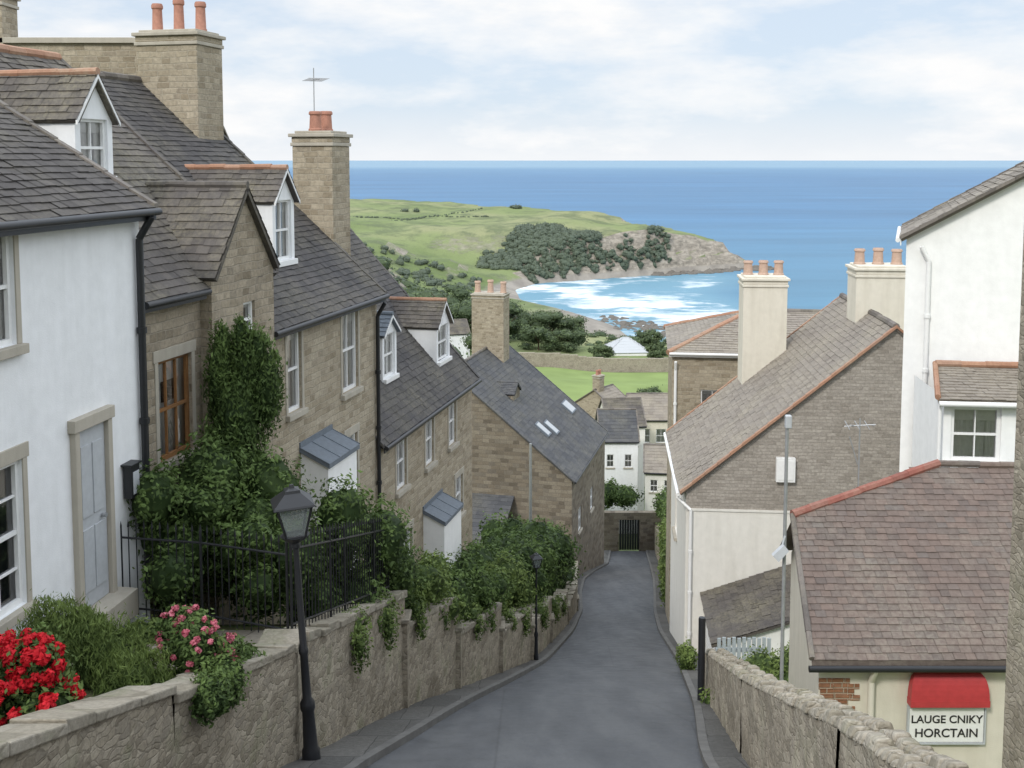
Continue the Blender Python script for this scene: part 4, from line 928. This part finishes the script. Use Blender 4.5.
shrub([(4.05,24.6,-12.2+.7,.22,.3,.35)],1200,.07,'leafL','small light green shrub by the picket fence','shrub')
shrub(fill(4.9,6.2,20,23,lambda x,y:-10.9,8,.5),8000,.08,'leafL','green bushes behind the low rubble wall','shrub')
shrub(fill(3.4,3.8,15,18,lambda x,y:Zr(y)+.2,6,.28),4000,.07,'leafL','low green plants inside the rubble wall','shrub')
def tree(x,y,z,h,r,label,m='leafF',n=3500,ls=.4):
    e=empty('tree',(x,y,z),ru(0,6),label,'tree'); mb=MB()
    mb.tube((0,0,-.5),(0,0,h*.45),h*.035,h*.022,8)
    for k in range(5):
        a=k*1.26+ru(0,.5); mb.tube((0,0,h*ru(.25,.42)),(math.cos(a)*r*.6,math.sin(a)*r*.6,h*ru(.6,.8)),h*.014,h*.005,6)
    mb.obj('trunk','bark',e)
    bl=[(math.cos(a)*r*ru(.1,.8),math.sin(a)*r*ru(.1,.8),h*ru(.12,.82),r*ru(.24,.45),r*ru(.24,.45),h*ru(.1,.22)) for a in [ru(0,6.28) for _ in range(18)]]
    foliage('crown',bl,n,ls,m,e,core=.7,lump=.35)
for (x,y,h,r) in((-2,212,7.5,6),(3,222,8,6),(8,216,7,5.5),(11.5,224,7,5),(-8,205,8.5,6),(27,212,4,3),(-13,222,9,6),(5,205,5,4),(-4,176,7,4),(31,205,4,2.5),(10,207,4.5,4),(16.5,200,3.2,2.5),(26.5,199,3.2,2.2)):
    tree(x,y,float(T(x,y)),h,r,'rounded green tree between the meadow and the beach',n=4800,ls=.36)
for (x,y,h,r) in((12.5,128,4,2.),(15.5,124,3.5,2),(16,112,4,2.2),(5.,96,5,2.5),(22,135,4,2.5),(13.5,92,4.5,2.2),(19,150,3.5,2.2),(28,150,5,3)):
    tree(x,y,float(T(x,y)),h,r,'small green tree near the cottages',n=2500,ls=.28)
def wood(name,label,pts,r0,r1,n,ls,m='leafW',sq=1.):
    bl=[]
    for x,y in pts:
        q=ru(r0,r1); z=float(T(x,y)); bl.append((x,y,z+q*.4*sq,q*ru(.9,1.4),q*ru(.9,1.4),q*ru(.7,1.1)*sq))
    o=foliage(name,bl,n,ls,m,core=.85,corep=(7,5),lump=.3); tag(o,label,'woodland',kind='stuff')
pts=[]
while len(pts)<1500:
    x,y=ru(-60,70),ru(443,508)
    sd=float(sdist(np.array([x]),np.array([y]))[0])
    lim=31+7*math.sin(x*.11)+3*math.sin(x*.41)-max(0,x-8)*.42
    if sd>2.5 and sd<lim and R()<1.05-.5*max(0,sd/lim): pts.append((x,y))
wood('woodland','soft dark woodland clothing the slope above the beach',pts,.5,1.7,52000,.6)
pts=[(ru(-75,-8)+0,ru(165,330)) for _ in range(380)]
pts=[p for p in pts if p[0]<-12-(p[1]-165)*.02 or R()<.3]
wood('woodland','dense green woodland on the near hillside',pts,1.4,3.2,34000,.7,'leafF')
pts=[(ru(-70,-12),ru(330,420)) for _ in range(210)]
wood('woodland','scattered trees on the valley side behind the beach',pts,.6,1.8,13000,.55)
pts=[(ru(-14,34),ru(228,268)) for _ in range(130)]
wood('scrub','low green scrub above the shore',pts,.6,1.5,10000,.45,'leafF',.6)
pts=[]
for (x0,y0,x1,y1,n) in((-90,560,-10,552,70),(-70,525,-15,600,45)):
    for i in range(n):
        t=i/n; pts.append((x0+(x1-x0)*t+ru(-1,1),y0+(y1-y0)*t+ru(-1,1)))
wood('hedgerow','thin field hedges crossing the green headland',pts,.35,.7,3000,.4)
wood('trees','few small trees on the headland skyline',[(2,598),(4,600),(0,601),(-58,596),(-52,598)],1.2,2.0,1200,.5)
mb=MB()
def rock(mb,x,y,z,r):
    i=len(mb.v); n=7
    for zz,q in((-.3,1.),(.25,.85),(.6,.4)):
        for k in range(n):
            a=2*math.pi*k/n; s=r*q*ru(.7,1.25); mb.v.append((x+math.cos(a)*s*1.4,y+math.sin(a)*s,z+zz*r*ru(.7,1.2)))
    for j in range(2):
        for k in range(n): mb.f.append((i+j*n+k,i+j*n+(k+1)%n,i+(j+1)*n+(k+1)%n,i+(j+1)*n+k)); mb.m.append(0); mb.t.append(R())
    mb.f.append(tuple(i+2*n+k for k in range(n))); mb.m.append(0); mb.t.append(R())
for _ in range(200):
    t=R(); x=28+t*34+ru(-5,5); y=338-t*46+ru(-7,12); rock(mb,x,y,-50.1,ru(.4,1.3))
for _ in range(90):
    x=ru(62,120); y=488+(x-85)*.5+ru(-6,4); rock(mb,x,y,-50.2,ru(.8,2.6))
tag(mb.obj('rocks','rock'),'dark rocks scattered along the shoreline','rocks',kind='stuff')

# ------------------------------------------------------------ light, world, camera
sd=Vector((-.42,-.70,.66)).normalized()
el=math.asin(sd.z); rot=math.atan2(sd.x,sd.y)
su=bpy.data.lights.new('sun','SUN'); su.energy=2.1; su.angle=math.radians(9); su.color=(1,.95,.87)
so=bpy.data.objects.new('sun',su); so.rotation_euler=sd.to_track_quat('Z','Y').to_euler(); COL.objects.link(so)
w=bpy.data.worlds.new('World'); S.world=w; w.use_nodes=True; nt=NT(w); bg=nt.N['Background']
sky=nt.n('ShaderNodeTexSky',{'sky_type':'NISHITA','sun_disc':False,'sun_elevation':el,'sun_rotation':rot,'air_density':1.0,'dust_density':.6})
tc=nt.n('ShaderNodeTexCoord'); dv=tc.outputs['Generated']
sp=nt.n('ShaderNodeSeparateXYZ'); nt.L.new(dv,sp.inputs[0])
v=nt.scale(dv,(1,1,3.4)); n1=nt.noise(v,3.0,6,.6); n2=nt.noise(nt.scale(dv,(1,1,2.6)),11,5,.6)
f=nt.math('ADD',nt.math('MULTIPLY',n1,.82),nt.math('MULTIPLY',n2,.18))
cl=nt.ramp(f,[(.42,g(0)),(.51,g(.55)),(.60,g(1))])
lo=nt.ramp(sp.outputs[2],[(.0,g(.8)),(.05,g(.0))])
cl=nt.math('MAXIMUM',cl,lo)
blue=nt.mix(.85,sky.outputs[0],(6.6,7.6,8.9))
ccol=nt.mix(nt.ramp(n2,[(.3,g(0)),(.58,g(1))]),(8.75,8.85,9.0),(9.3,9.3,9.3))
skyc=nt.mix(cl,blue,ccol)
bst=nt.ramp(sp.outputs[2],[(.16,g(.5)),(.5,g(1.0))])
skyc=nt.mix(1.0,skyc,nt.mix(1.0,bst,(2.,2.,2.),'MULTIPLY'),'MULTIPLY')
nt.L.new(skyc,bg.inputs[0]); bg.inputs[1].default_value=.107
cam=bpy.data.cameras.new('camera'); cam.lens=36*1100/1024; cam.sensor_width=36; cam.shift_y=-.125; cam.clip_start=.1; cam.clip_end=150000
co=bpy.data.objects.new('camera',cam); co.location=(0,0,0); co.rotation_euler=(math.radians(85),0,0); COL.objects.link(co); S.camera=co
S.view_settings.view_transform='Standard'; S.view_settings.look='None'; S.view_settings.exposure=0
